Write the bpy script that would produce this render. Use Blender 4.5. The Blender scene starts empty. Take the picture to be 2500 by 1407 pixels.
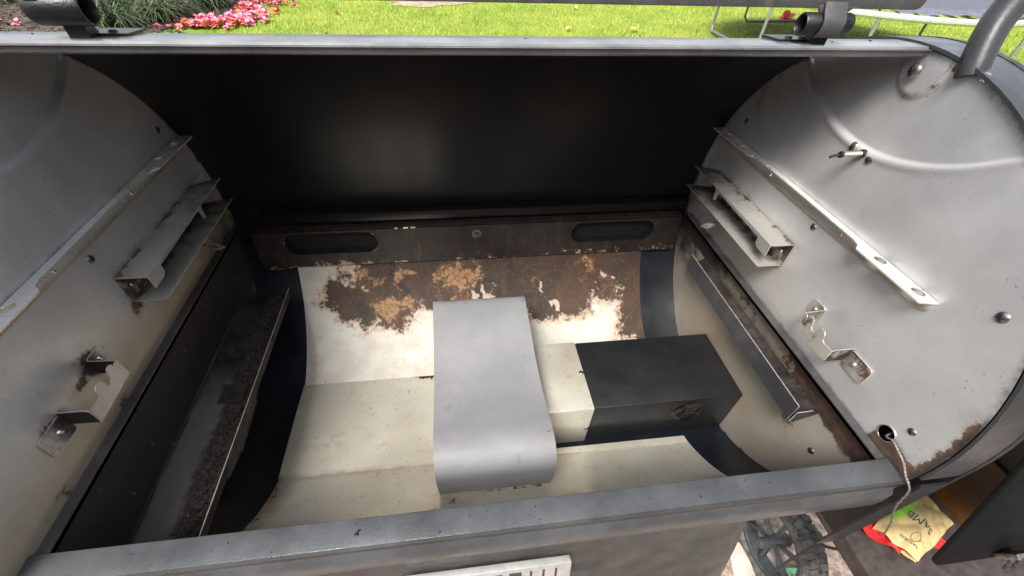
import bpy, math, random
import numpy as np
from mathutils import Vector, Matrix
from mathutils.geometry import tessellate_polygon
random.seed(7)
np.random.seed(7)
PI = math.pi
S = bpy.context.scene
COL = S.collection
RIM = 0.85            # height of the grill's rim above the lawn; the builders below measure z from the rim

# ------------------------------------------------------------------ camera
cam = bpy.data.cameras.new('camera')
cam.sensor_width = 36.0
cam.sensor_fit = 'HORIZONTAL'
cam.lens = 1003.98 / 2500 * 36
cam.shift_x = 0.00177
cam.shift_y = 0.04777
cam.clip_start = 0.01
cam.clip_end = 400
co = bpy.data.objects.new('camera', cam)
COL.objects.link(co)
Rm = Matrix.Rotation(-0.159183, 4, 'Z') @ Matrix.Rotation(0.744933, 4, 'X') @ Matrix.Rotation(0.047304, 4, 'Z')
co.matrix_world = Matrix.Translation((-0.02538, -0.35299, 0.34845 + RIM)) @ Rm
S.camera = co

# ------------------------------------------------------------------ sky, sun, exposure
SUN_EL, SUN_AZ = math.radians(54), math.radians(214)
w = bpy.data.worlds.new('World')
S.world = w
w.use_nodes = True
wn = w.node_tree
wn.nodes.clear()
sky = wn.nodes.new('ShaderNodeTexSky')
sky.sky_type = 'NISHITA'
sky.sun_disc = False
sky.sun_elevation = SUN_EL
sky.sun_rotation = SUN_AZ
sky.air_density = 1.0
sky.dust_density = 3.0
hs = wn.nodes.new('ShaderNodeHueSaturation')
hs.inputs['Saturation'].default_value = 0.38
bg = wn.nodes.new('ShaderNodeBackground')
bg.inputs['Strength'].default_value = 0.13
wo = wn.nodes.new('ShaderNodeOutputWorld')
wn.links.new(sky.outputs[0], hs.inputs['Color'])
wn.links.new(hs.outputs[0], bg.inputs['Color'])
wn.links.new(bg.outputs[0], wo.inputs['Surface'])
sd = bpy.data.lights.new('sun', 'SUN')
sd.energy = 2.3
sd.angle = math.radians(24)
sd.color = (1.0, 0.96, 0.9)
so = bpy.data.objects.new('sun', sd)
COL.objects.link(so)
# direction towards the sun, matching the sky (rotation measured clockwise from +Y)
sv = Vector((math.sin(SUN_AZ) * math.cos(SUN_EL), math.cos(SUN_AZ) * math.cos(SUN_EL), math.sin(SUN_EL)))
so.rotation_euler = sv.to_track_quat('Z', 'Y').to_euler()
so.location = (0, 0, 6)
S.view_settings.view_transform = 'Standard'
S.view_settings.look = 'None'
S.view_settings.gamma = 1
S.view_settings.use_curve_mapping = False
S.view_settings.exposure = 1.22
S.render.engine = 'CYCLES'
S.cycles.use_denoising = True
S.cycles.max_bounces = 10
S.cycles.sample_clamp_indirect = 6

# ------------------------------------------------------------------ materials
def lin(r, g, b):
    f = lambda c: c / 12.92 if c <= 0.04045 else ((c + 0.055) / 1.055) ** 2.4
    return (f(r / 255), f(g / 255), f(b / 255), 1)

class NT:
    def __init__(s, name):
        s.m = bpy.data.materials.new(name)
        s.m.use_nodes = True
        s.t = s.m.node_tree
        s.b = s.t.nodes['Principled BSDF']
        s.co = s.t.nodes.new('ShaderNodeTexCoord').outputs['Object']
    def n(s, t, **kw):
        x = s.t.nodes.new(t)
        for k, v in kw.items():
            setattr(x, k, v)
        return x
    def l(s, a, b):
        s.t.links.new(a, b)
    def val(s, inp, v):
        if hasattr(v, 'is_linked') or isinstance(v, bpy.types.NodeSocket):
            s.l(v, inp)
        else:
            inp.default_value = v
    def noise(s, scale, detail=6, rough=0.6, vec=None, dist=0.0):
        x = s.n('ShaderNodeTexNoise')
        x.inputs['Scale'].default_value = scale
        x.inputs['Detail'].default_value = detail
        x.inputs['Roughness'].default_value = rough
        x.inputs['Distortion'].default_value = dist
        s.l(vec if vec is not None else s.co, x.inputs['Vector'])
        return x.outputs['Fac']
    def voro(s, scale, feature='F1', out='Distance'):
        x = s.n('ShaderNodeTexVoronoi', feature=feature)
        x.inputs['Scale'].default_value = scale
        s.l(s.co, x.inputs['Vector'])
        return x.outputs[out]
    def math(s, op, a, b=0.0, c=None, clamp=False):
        x = s.n('ShaderNodeMath', operation=op, use_clamp=clamp)
        s.val(x.inputs[0], a)
        s.val(x.inputs[1], b)
        if c is not None:
            s.val(x.inputs[2], c)
        return x.outputs[0]
    def ramp(s, v, lo, hi, a=0.0, b=1.0):
        x = s.n('ShaderNodeMapRange', interpolation_type='SMOOTHSTEP')
        s.l(v, x.inputs[0])
        for i, q in enumerate((lo, hi, a, b)):
            x.inputs[1 + i].default_value = q
        return x.outputs[0]
    def mix(s, f, a, b):
        x = s.n('ShaderNodeMix', data_type='RGBA')
        s.val(x.inputs[0], f)
        s.val(x.inputs[6], a)
        s.val(x.inputs[7], b)
        return x.outputs[2]
    def bump(s, h, strength=0.3, dist=0.001, nrm=None):
        x = s.n('ShaderNodeBump')
        x.inputs['Strength'].default_value = strength
        x.inputs['Distance'].default_value = dist
        s.l(h, x.inputs['Height'])
        if nrm is not None:
            s.l(nrm, x.inputs['Normal'])
        s.l(x.outputs[0], s.b.inputs['Normal'])
        return x.outputs[0]
    def attr(s, name='stain'):
        x = s.n('ShaderNodeAttribute', attribute_name=name)
        y = s.n('ShaderNodeSeparateColor')
        s.l(x.outputs['Color'], y.inputs[0])
        return y.outputs
    def stretch(s, v):
        x = s.n('ShaderNodeMapping')
        x.inputs['Scale'].default_value = v
        s.l(s.co, x.inputs['Vector'])
        return x.outputs[0]

def simple(name, col, rough=0.5, metal=0.0, var=0.25, scale=40, bump=0.0, bscale=300, spec=0.5, bdist=0.0006):
    k = NT(name)
    c = k.mix(k.ramp(k.noise(scale), 0.3, 0.7), tuple(x * (1 - var) for x in col[:3]) + (1,), tuple(min(1, x * (1 + var)) for x in col[:3]) + (1,))
    k.l(c, k.b.inputs['Base Color'])
    k.b.inputs['Metallic'].default_value = metal
    r = k.ramp(k.noise(scale * 2.3), 0.25, 0.75, max(0.02, rough - 0.08), min(1, rough + 0.08))
    k.l(r, k.b.inputs['Roughness'])
    k.b.inputs['Specular IOR Level'].default_value = spec
    if bump:
        k.bump(k.noise(bscale, 3), bump, bdist)
    return k.m

def soiled(name, base, metal, rough, soot=(0.011, 0.0085, 0.0075, 1), rust=(0.040, 0.019, 0.0125, 1), cream=(0.40, 0.335, 0.25, 1), dots=0.5, tint=None):
    """sheet steel with soot (red), rust (green) and warm smoke film (blue) steered by the mesh attribute 'stain'"""
    k = NT(name)
    a = k.attr()
    big = k.noise(9, 5)
    mid = k.noise(55, 8, 0.68)
    fine = k.noise(240, 6, 0.7)
    streak = k.noise(60, 5, 0.65, k.stretch((1, 0.35, 1.0)))
    c = k.mix(k.ramp(big, 0.3, 0.7), tuple(x * 0.88 for x in base[:3]) + (1,), tuple(min(1, x * 1.1) for x in base[:3]) + (1,))
    # cloudy smoke film
    cl = k.math('ADD', a['Blue'], k.math('MULTIPLY', k.math('SUBTRACT', big, 0.5), 0.9))
    cf = k.ramp(cl, 0.25, 0.85)
    c = k.mix(cf, c, cream)
    # rust with ragged edge
    rv = k.math('ADD', a['Green'], k.math('MULTIPLY', k.math('SUBTRACT', k.math('ADD', k.math('MULTIPLY', mid, 0.65), k.math('MULTIPLY', streak, 0.35)), 0.5), 1.5))
    rsoft = k.ramp(rv, 0.30, 0.75)
    rhard = k.ramp(rv, 0.52, 0.62)
    rcol = k.mix(k.ramp(k.noise(75, 7, 0.75), 0.38, 0.66), rust, tuple(min(1, x * 2.6) for x in rust[:3]) + (1,))
    rcol = k.mix(k.math('MULTIPLY', k.ramp(fine, 0.60, 0.72), 0.5), rcol, (0.20, 0.13, 0.09, 1))
    c = k.mix(k.math('MULTIPLY', rsoft, 0.45), c, (0.26, 0.15, 0.08, 1))
    c = k.mix(k.math('MULTIPLY', rhard, 0.92), c, rcol)
    # soot
    sv_ = k.math('ADD', a['Red'], k.math('MULTIPLY', k.math('SUBTRACT', mid, 0.5), 1.0))
    ssoft = k.ramp(sv_, 0.15, 0.85)
    c = k.mix(k.math('MULTIPLY', ssoft, 0.985), c, k.mix(fine, soot, tuple(x * 2.4 for x in soot[:3]) + (1,)))
    # specks of carbon and tiny scratches
    d = k.noise(330, 2, 0.5)
    df = k.math('MULTIPLY', k.ramp(d, 0.665, 0.72), k.math('MULTIPLY', k.ramp(k.noise(22, 3), 0.46, 0.66), dots))
    c = k.mix(df, c, (0.05, 0.042, 0.038, 1))
    sc = k.noise(14, 2, 0.5, k.stretch((30, 30, 3)))
    c = k.mix(k.math('MULTIPLY', k.ramp(sc, 0.735, 0.76), 0.35), c, (0.75, 0.75, 0.74, 1))
    k.l(c, k.b.inputs['Base Color'])
    dirt = k.math('MAXIMUM', k.math('MAXIMUM', rhard, ssoft), k.math('MULTIPLY', cf, 0.3))
    k.l(k.math('MULTIPLY', k.math('SUBTRACT', 1.0, dirt), metal), k.b.inputs['Metallic'])
    r0 = k.ramp(k.noise(26, 5), 0.3, 0.7, rough - 0.05, rough + 0.08)
    k.l(k.math('ADD', r0, k.math('MULTIPLY', dirt, 0.22), clamp=True), k.b.inputs['Roughness'])
    k.bump(k.math('ADD', k.math('MULTIPLY', fine, 0.35), k.math('MULTIPLY', k.math('MULTIPLY', dirt, mid), 1.2)), 0.22, 0.0009)
    return k.m

def burnt_liner():
    k = NT('scorched galvanised sheet')
    a = k.attr()
    big = k.noise(14, 4)
    mid = k.noise(48, 9, 0.7)
    fine = k.noise(190, 8, 0.72)
    vert = k.noise(45, 6, 0.7, k.stretch((1.7, 0.45, 0.45)))
    cream = k.mix(k.ramp(k.noise(30, 6), 0.35, 0.7), (0.50, 0.485, 0.44, 1), (0.42, 0.375, 0.31, 1))
    fleck = k.math('MAXIMUM', k.math('MULTIPLY', k.ramp(fine, 0.58, 0.66), k.ramp(big, 0.42, 0.6)), k.math('MULTIPLY', k.ramp(vert, 0.60, 0.74), k.ramp(a['Red'], 0.0, 0.25, 0.25, 0.9)))
    cream = k.mix(k.math('MULTIPLY', fleck, 0.55), cream, (0.24, 0.14, 0.08, 1))
    e = k.math('ADD', k.math('MULTIPLY', k.math('SUBTRACT', mid, 0.5), 1.3), k.math('MULTIPLY', k.math('SUBTRACT', fine, 0.5), 1.15))
    bv = k.math('ADD', k.math('ADD', a['Red'], e), k.math('MULTIPLY', k.math('SUBTRACT', vert, 0.5), 0.75))
    bh = k.ramp(bv, 0.44, 0.64)
    halo = k.math('MULTIPLY', k.ramp(bv, 0.18, 0.5), 0.62)
    # burnt crust: black-brown, olive brown and reddish brown clouds with faint runs
    crust = k.mix(k.ramp(k.noise(11, 6, 0.7), 0.36, 0.64), (0.016, 0.0125, 0.011, 1), (0.050, 0.024, 0.015, 1))
    crust = k.mix(k.math('MULTIPLY', k.ramp(k.noise(23, 8, 0.75, None, 1.2), 0.48, 0.68), 0.8), crust, (0.052, 0.034, 0.017, 1))
    crust = k.mix(k.math('MULTIPLY', k.ramp(vert, 0.52, 0.70), 0.55), crust, (0.085, 0.042, 0.026, 1))
    crust = k.mix(k.math('MULTIPLY', k.ramp(k.noise(17, 7, 0.75, None, 0.8), 0.56, 0.64), 0.85), crust, (0.009, 0.0085, 0.009, 1))
    crust = k.mix(k.math('MULTIPLY', k.ramp(k.noise(340, 4, 0.7), 0.62, 0.72), k.ramp(mid, 0.42, 0.6)), crust, (0.26, 0.17, 0.11, 1))
    # ochre scorch where the crust has flaked
    ov = k.math('ADD', a['Green'], k.math('ADD', k.math('MULTIPLY', k.math('SUBTRACT', mid, 0.5), 1.1), k.math('MULTIPLY', k.math('SUBTRACT', fine, 0.5), 1.5)))
    och = k.mix(k.ramp(fine, 0.38, 0.6), (0.17, 0.075, 0.025, 1), (0.36, 0.22, 0.11, 1))
    crust = k.mix(k.math('MULTIPLY', k.ramp(ov, 0.15, 0.5), 0.35), crust, (0.16, 0.075, 0.028, 1))
    crust = k.mix(k.math('MULTIPLY', k.ramp(ov, 0.40, 0.68), 0.9), crust, och)
    # bare patches inside the crust
    nv = k.math('ADD', a['Blue'], k.math('ADD', k.math('MULTIPLY', k.math('SUBTRACT', mid, 0.5), 1.3), k.math('MULTIPLY', k.math('SUBTRACT', fine, 0.5), 1.2)))
    crust = k.mix(k.math('MULTIPLY', k.ramp(nv, 0.42, 0.66), 0.85), crust, (0.50, 0.42, 0.34, 1))
    c = k.mix(halo, cream, (0.34, 0.20, 0.11, 1))
    crust = k.mix(k.math('MULTIPLY', k.ramp(k.noise(150, 9, 0.75), 0.50, 0.70), 0.35), crust, (0.15, 0.105, 0.075, 1))
    c = k.mix(k.math('MULTIPLY', bh, 0.96), c, crust)
    k.l(c, k.b.inputs['Base Color'])
    k.l(k.math('MULTIPLY', k.math('SUBTRACT', 1.0, k.math('MAXIMUM', bh, halo)), 0.0), k.b.inputs['Metallic'])
    k.l(k.ramp(bh, 0, 1, 0.50, 0.62), k.b.inputs['Roughness'])
    k.b.inputs['Specular IOR Level'].default_value = 0.3
    k.bump(k.math('ADD', k.math('MULTIPLY', bh, k.math('ADD', mid, k.math('MULTIPLY', fine, 0.6))), k.math('MULTIPLY', fine, 0.08)), 0.45, 0.0016)
    return k.m

def liner_metal():
    k = NT('smoke-stained galvanised sheet')
    a = k.attr()
    big = k.noise(10, 4)
    fine = k.noise(210, 6, 0.7)
    c = k.mix(k.ramp(big, 0.3, 0.7), (0.60, 0.56, 0.46, 1), (0.70, 0.67, 0.58, 1))
    c = k.mix(k.math('MULTIPLY', k.ramp(k.noise(34, 7, 0.7), 0.52, 0.75), 0.45), c, (0.36, 0.26, 0.15, 1))
    gv = k.math('ADD', a['Green'], k.math('MULTIPLY', k.math('SUBTRACT', k.noise(90, 8, 0.72), 0.5), 1.5))
    c = k.mix(k.ramp(gv, 0.50, 0.60), c, (0.06, 0.03, 0.017, 1))
    c = k.mix(k.math('MULTIPLY', k.ramp(fine, 0.62, 0.68), k.ramp(big, 0.35, 0.6, 0.15, 0.75)), c, (0.14, 0.10, 0.065, 1))
    c = k.mix(k.math('MULTIPLY', k.ramp(k.noise(300, 2, 0.5), 0.70, 0.74), 0.8), c, (0.03, 0.022, 0.018, 1))
    c = k.mix(k.math('MULTIPLY', a['Blue'], k.ramp(k.noise(40, 7, 0.75), 0.35, 0.65)), c, (0.30, 0.16, 0.065, 1))
    k.l(c, k.b.inputs['Base Color'])
    k.b.inputs['Metallic'].default_value = 0.5
    k.l(k.ramp(k.noise(22, 5), 0.3, 0.7, 0.30, 0.44), k.b.inputs['Roughness'])
    k.bump(fine, 0.12, 0.0006)
    return k.m

def powder(name, col, rough, bscale, bstr, dust=0.0, bdist=0.0008, spec=0.5):
    """powder-coated steel with an orange-peel skin, a little dust and grease"""
    k = NT(name)
    c = k.mix(k.ramp(k.noise(18, 5), 0.3, 0.7), tuple(x * 0.75 for x in col[:3]) + (1,), tuple(x * 1.3 for x in col[:3]) + (1,))
    if dust:
        c = k.mix(k.math('MULTIPLY', k.ramp(k.noise(40, 8, 0.7), 0.5, 0.75), dust), c, (0.22, 0.19, 0.16, 1))
        c = k.mix(k.math('MULTIPLY', k.ramp(k.noise(420, 3), 0.66, 0.72), dust), c, (0.3, 0.28, 0.26, 1))
    k.l(c, k.b.inputs['Base Color'])
    k.l(k.ramp(k.noise(30, 5), 0.3, 0.7, rough - 0.07, rough + 0.1), k.b.inputs['Roughness'])
    k.b.inputs['Specular IOR Level'].default_value = spec
    k.bump(k.noise(bscale, 3, 0.5), bstr, bdist)
    return k.m

def crusty(name):
    """gutter caked with grease and ash"""
    k = NT(name)
    a = k.attr()
    mid = k.noise(90, 8, 0.75)
    fine = k.noise(520, 5, 0.7)
    c = k.mix(k.ramp(k.noise(35, 6), 0.35, 0.65), (0.016, 0.013, 0.012, 1), (0.045, 0.036, 0.032, 1))
    c = k.mix(k.ramp(k.math('ADD', a['Red'], k.math('MULTIPLY', k.math('SUBTRACT', k.noise(30, 5), 0.5), 1.2)), 0.35, 0.8), c, (0.105, 0.096, 0.088, 1))
    cr = k.math('ADD', a['Green'], k.math('MULTIPLY', k.math('SUBTRACT', mid, 0.5), 1.4))
    c = k.mix(k.ramp(cr, 0.4, 0.7), c, k.mix(k.ramp(fine, 0.4, 0.65), (0.010, 0.0085, 0.008, 1), (0.085, 0.070, 0.062, 1)))
    k.l(c, k.b.inputs['Base Color'])
    k.b.inputs['Roughness'].default_value = 0.7
    k.b.inputs['Specular IOR Level'].default_value = 0.28
    k.bump(k.math('ADD', k.math('MULTIPLY', mid, 0.5), k.math('MULTIPLY', k.math('MULTIPLY', k.ramp(cr, 0.3, 0.7), fine), 1.4)), 0.9, 0.0018)
    return k.m

M = {}
M['plate'] = soiled('grey satin sheet steel', (0.60, 0.598, 0.598, 1), 0.52, 0.40)
M['bracketsteel'] = soiled('bent bracket steel', (0.56, 0.55, 0.52, 1), 0.6, 0.30, dots=0.9)
M['railsteel'] = soiled('pale rail steel', (0.86, 0.85, 0.82, 1), 0.55, 0.24, dots=0.7)
M['burnt'] = burnt_liner()
M['liner'] = liner_metal()
M['shield'] = soiled('dull grey shield steel', (0.225, 0.225, 0.235, 1), 0.12, 0.66, dots=0.4)
M['navy'] = powder('dark navy enamel', (0.007, 0.0095, 0.014, 1), 0.36, 500, 0.08)
def lidmat():
    k = NT('greasy black lid enamel')
    st = k.noise(16, 6, 0.7, k.stretch((2.2, 0.35, 0.35)))
    c = k.mix(k.ramp(st, 0.35, 0.7), (0.0050, 0.0053, 0.0056, 1), (0.0085, 0.0082, 0.0080, 1))
    c = k.mix(k.math('MULTIPLY', k.ramp(k.noise(260, 4, 0.7), 0.64, 0.70), k.ramp(k.noise(9, 4), 0.45, 0.65)), c, (0.030, 0.026, 0.023, 1))
    k.l(c, k.b.inputs['Base Color'])
    k.l(k.ramp(st, 0.3, 0.7, 0.40, 0.47), k.b.inputs['Roughness'])
    k.b.inputs['Specular IOR Level'].default_value = 0.33
    k.bump(k.noise(420, 4), 0.05, 0.0005)
    return k.m
M['lidin'] = lidmat()
M['lidout'] = powder('charcoal lid enamel', (0.15, 0.153, 0.16, 1), 0.22, 700, 0.08, 0.25)
M['rail'] = powder('hammered charcoal powder coat', (0.060, 0.063, 0.067, 1), 0.32, 560, 0.26, 0.10, 0.0009)
M['siderail'] = powder('sooty charcoal angle steel', (0.075, 0.073, 0.071, 1), 0.45, 300, 0.4, 0.35)
M['rimcoat'] = powder('dark drum rim enamel', (0.040, 0.041, 0.044, 1), 0.30, 700, 0.08, 0.08)
M['apron'] = powder('charcoal apron enamel', (0.045, 0.046, 0.045, 1), 0.38, 800, 0.06, 0.03, spec=0.22)
M['strip'] = powder('greasy angle steel', (0.055, 0.053, 0.052, 1), 0.42, 300, 0.3, 0.30)
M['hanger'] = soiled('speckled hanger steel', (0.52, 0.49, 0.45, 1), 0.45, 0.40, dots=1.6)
M['edge'] = simple('bare cut edge', (0.62, 0.58, 0.52, 1), 0.35, 0.6, 0.2, 150)
M['body'] = powder('charcoal body enamel', (0.04, 0.04, 0.04, 1), 0.28, 800, 0.08, 0.05)
M['door'] = powder('matt black door paint', (0.005, 0.0055, 0.006, 1), 0.6, 600, 0.2, 0.02, spec=0.2)
M['black'] = powder('black hardware enamel', (0.010, 0.011, 0.013, 1), 0.36, 600, 0.3, 0.06)
M['handle'] = powder('dusty grey handle paint', (0.055, 0.054, 0.053, 1), 0.48, 420, 0.5, 0.45)
M['arm'] = powder('grey tube paint', (0.032, 0.032, 0.036, 1), 0.36, 600, 0.15, 0.06, spec=0.3)
def augmat():
    k = NT('blue-black auger enamel')
    sub = k.n('ShaderNodeVectorMath', operation='DISTANCE')
    k.l(k.co, sub.inputs[0])
    sub.inputs[1].default_value = (0.282, -0.066, -0.158)
    d = sub.outputs['Value']
    mid = k.noise(110, 8, 0.75)
    c = k.mix(k.ramp(k.noise(16, 5), 0.3, 0.7), (0.0085, 0.0092, 0.0102, 1), (0.0130, 0.0142, 0.0160, 1))
    c = k.mix(k.math('MULTIPLY', k.ramp(k.noise(420, 3), 0.67, 0.72), 0.25), c, (0.3, 0.28, 0.26, 1))
    e = k.math('ADD', d, k.math('MULTIPLY', k.math('SUBTRACT', mid, 0.5), 0.06))
    f = k.ramp(e, 0.038, 0.018)
    c = k.mix(f, c, k.mix(k.ramp(mid, 0.45, 0.62), (0.004, 0.0038, 0.0036, 1), (0.045, 0.04, 0.037, 1)))
    k.l(c, k.b.inputs['Base Color'])
    k.l(k.ramp(k.noise(24, 5), 0.3, 0.7, 0.33, 0.45), k.b.inputs['Roughness'])
    k.bump(k.math('ADD', k.math('MULTIPLY', f, mid), k.math('MULTIPLY', k.noise(500, 3), 0.06)), 0.5, 0.0015)
    return k.m
M['aug'] = augmat()
M['gut'] = crusty('grease-caked gutter steel')
M['gutlip'] = powder('bluish grey gutter lip', (0.040, 0.041, 0.046, 1), 0.5, 300, 0.4, 0.2)
M['screw'] = simple('screw steel', (0.22, 0.21, 0.20, 1), 0.32, 0.85, 0.5, 200)
M['rivet'] = simple('bright rivet', (0.75, 0.73, 0.70, 1), 0.25, 0.9, 0.15, 200)
M['probe'] = simple('probe steel', (0.62, 0.58, 0.50, 1), 0.25, 0.9, 0.2, 120)
M['dark'] = simple('soot and dark gaps', (0.006, 0.006, 0.006, 1), 0.8)
M['badge'] = simple('brushed silver badge', (0.50, 0.50, 0.48, 1), 0.38, 0.4, 0.12, 90)
M['badgedark'] = simple('badge recess', (0.045, 0.043, 0.04, 1), 0.5, 0.0)
M['tyre'] = simple('dusty tyre rubber', (0.115, 0.110, 0.103, 1), 0.8, 0, 0.5, 60, 0.6, 160)
M['rim'] = simple('dark grey wheel plastic', (0.060, 0.067, 0.070, 1), 0.42, 0, 0.3, 40)
M['cable'] = simple('braided probe lead', (0.22, 0.19, 0.17, 1), 0.5, 0.4, 0.5, 900, 0.8, 1500)
M['blackcord'] = simple('black cord', (0.03, 0.028, 0.027, 1), 0.55)
M['shelf'] = simple('brown-black shelf paint', (0.045, 0.034, 0.031, 1), 0.5, 0, 0.4, 50, 0.25, 300)
M['kraft'] = simple('kraft paper', (0.55, 0.42, 0.19, 1), 0.6, 0, 0.12, 25)
M['green'] = simple('bright green print', (0.32, 0.72, 0.06, 1), 0.45, 0, 0.1, 25)
M['red'] = simple('red film', (0.72, 0.035, 0.04, 1), 0.28, 0, 0.15, 60)
M['ink'] = simple('dark ink', (0.06, 0.07, 0.08, 1), 0.6)
M['card'] = simple('pale green card', (0.22, 0.55, 0.30, 1), 0.5, 0, 0.2, 60)
M['stone'] = simple('cream limestone', (0.60, 0.53, 0.44, 1), 0.8, 0, 0.2, 25, 0.5, 80, bdist=0.002)
M['galv'] = simple('galvanised tube', (0.62, 0.66, 0.66, 1), 0.35, 0.5, 0.12, 30)
M['legtube'] = simple('dull grey tube', (0.26, 0.28, 0.29, 1), 0.45, 0.4, 0.15, 30)
M['mat'] = simple('trampoline mat', (0.09, 0.09, 0.11, 1), 0.6, 0, 0.2, 20)
M['pad'] = simple('weathered grey pad', (0.12, 0.12, 0.16, 1), 0.5, 0, 0.25, 12, 0.6, 25, bdist=0.02)
M['pink'] = simple('pink petal', (0.80, 0.22, 0.30, 1), 0.55, 0, 0.25, 60)
M['orange'] = simple('browning petal', (0.62, 0.20, 0.07, 1), 0.6, 0, 0.35, 60)
M['redpetal'] = simple('red petal', (0.62, 0.09, 0.06, 1), 0.55, 0, 0.25, 60)
M['straw'] = simple('dry leaf', (0.52, 0.33, 0.12, 1), 0.7, 0, 0.3, 60)

def rustwall():
    k = NT('rusting hopper steel')
    sep = k.n('ShaderNodeSeparateXYZ')
    k.l(k.co, sep.inputs[0])
    h = k.math('ADD', sep.outputs['Z'], k.math('MULTIPLY', k.noise(30, 6), 0.05))
    c = k.mix(k.ramp(h, -0.275, -0.215), (0.17, 0.07, 0.014, 1), (0.060, 0.027, 0.018, 1))
    c = k.mix(k.ramp(k.noise(140, 7, 0.7), 0.45, 0.75), c, (0.05, 0.026, 0.018, 1))
    k.l(c, k.b.inputs['Base Color'])
    k.b.inputs['Roughness'].default_value = 0.55
    return k.m
M['rustwall'] = rustwall()

def panelmat():
    k = NT('scorched rear panel')
    sep = k.n('ShaderNodeSeparateXYZ')
    k.l(k.co, sep.inputs[0])
    mid = k.noise(60, 8, 0.72)
    fine = k.noise(260, 6, 0.7)
    c = k.mix(k.ramp(k.noise(12, 4), 0.35, 0.65), (0.013, 0.010, 0.009, 1), (0.024, 0.019, 0.018, 1))
    c = k.mix(k.math('MULTIPLY', k.ramp(mid, 0.48, 0.75), 0.7), c, (0.07, 0.035, 0.02, 1))
    c = k.mix(k.math('MULTIPLY', k.ramp(k.noise(34, 7, 0.7, k.stretch((2.0, 1, 0.4))), 0.50, 0.72), 0.6), c, (0.085, 0.05, 0.030, 1))
    a = k.attr()
    z = k.math('ADD', a['Green'], k.math('ADD', k.math('MULTIPLY', k.math('SUBTRACT', mid, 0.5), 1.6), k.math('MULTIPLY', k.math('SUBTRACT', fine, 0.5), 0.9)))
    c = k.mix(k.ramp(z, 0.56, 0.64), c, (0.36, 0.25, 0.16, 1))
    k.l(c, k.b.inputs['Base Color'])
    k.b.inputs['Roughness'].default_value = 0.5
    k.bump(k.math('ADD', mid, fine), 0.3, 0.0008)
    return k.m
M['panel'] = panelmat()

def lawnmat():
    k = NT('mown lawn')
    c = k.mix(k.ramp(k.noise(1.3, 6, 0.65), 0.35, 0.68), (0.18, 0.27, 0.014, 1), (0.31, 0.36, 0.04, 1))
    c = k.mix(k.math('MULTIPLY', k.ramp(k.noise(9, 6, 0.7), 0.5, 0.75), 0.55), c, (0.24, 0.27, 0.07, 1))
    c = k.mix(k.math('MULTIPLY', k.ramp(k.noise(60, 4, 0.7), 0.5, 0.75), 0.5), c, (0.05, 0.12, 0.01, 1))
    k.l(c, k.b.inputs['Base Color'])
    k.b.inputs['Roughness'].default_value = 0.8
    k.bump(k.noise(45, 6, 0.75), 0.8, 0.03)
    return k.m
M['lawn'] = lawnmat()
def blademat(name, a, b):
    k = NT(name)
    c = k.mix(k.ramp(k.noise(3.2, 6, 0.7), 0.35, 0.65), a, b)
    k.l(c, k.b.inputs['Base Color'])
    k.b.inputs['Roughness'].default_value = 0.55
    k.b.inputs['Transmission Weight'].default_value = 0.0
    return k.m
M['blade'] = blademat('lawn blade', (0.20, 0.29, 0.016, 1), (0.36, 0.41, 0.045, 1))
M['strap'] = blademat('strap leaf', (0.045, 0.085, 0.035, 1), (0.14, 0.17, 0.085, 1))
M['mulch'] = simple('bark mulch', (0.085, 0.060, 0.045, 1), 0.85, 0, 0.6, 18, 1.0, 40, bdist=0.03)
M['gravel'] = simple('pinkish gravel', (0.34, 0.26, 0.215, 1), 0.85, 0, 0.5, 45, 0.9, 120, bdist=0.006)
M['bare'] = simple('dry bare soil', (0.36, 0.27, 0.20, 1), 0.9, 0, 0.3, 4, 0.6, 40, bdist=0.02)

from mathutils import noise as mn
# ------------------------------------------------------------------ mesh helpers
def link(name, me, mats, parent=None, smooth=True, sharp=35):
    if not isinstance(mats, (list, tuple)):
        mats = [mats]
    for m in mats:
        me.materials.append(m)
    o = bpy.data.objects.new(name, me)
    COL.objects.link(o)
    if smooth:
        me.polygons.foreach_set('use_smooth', [True] * len(me.polygons))
        me.set_sharp_from_angle(angle=math.radians(sharp))
    if parent is not None:
        o.parent = parent
    return o

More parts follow.
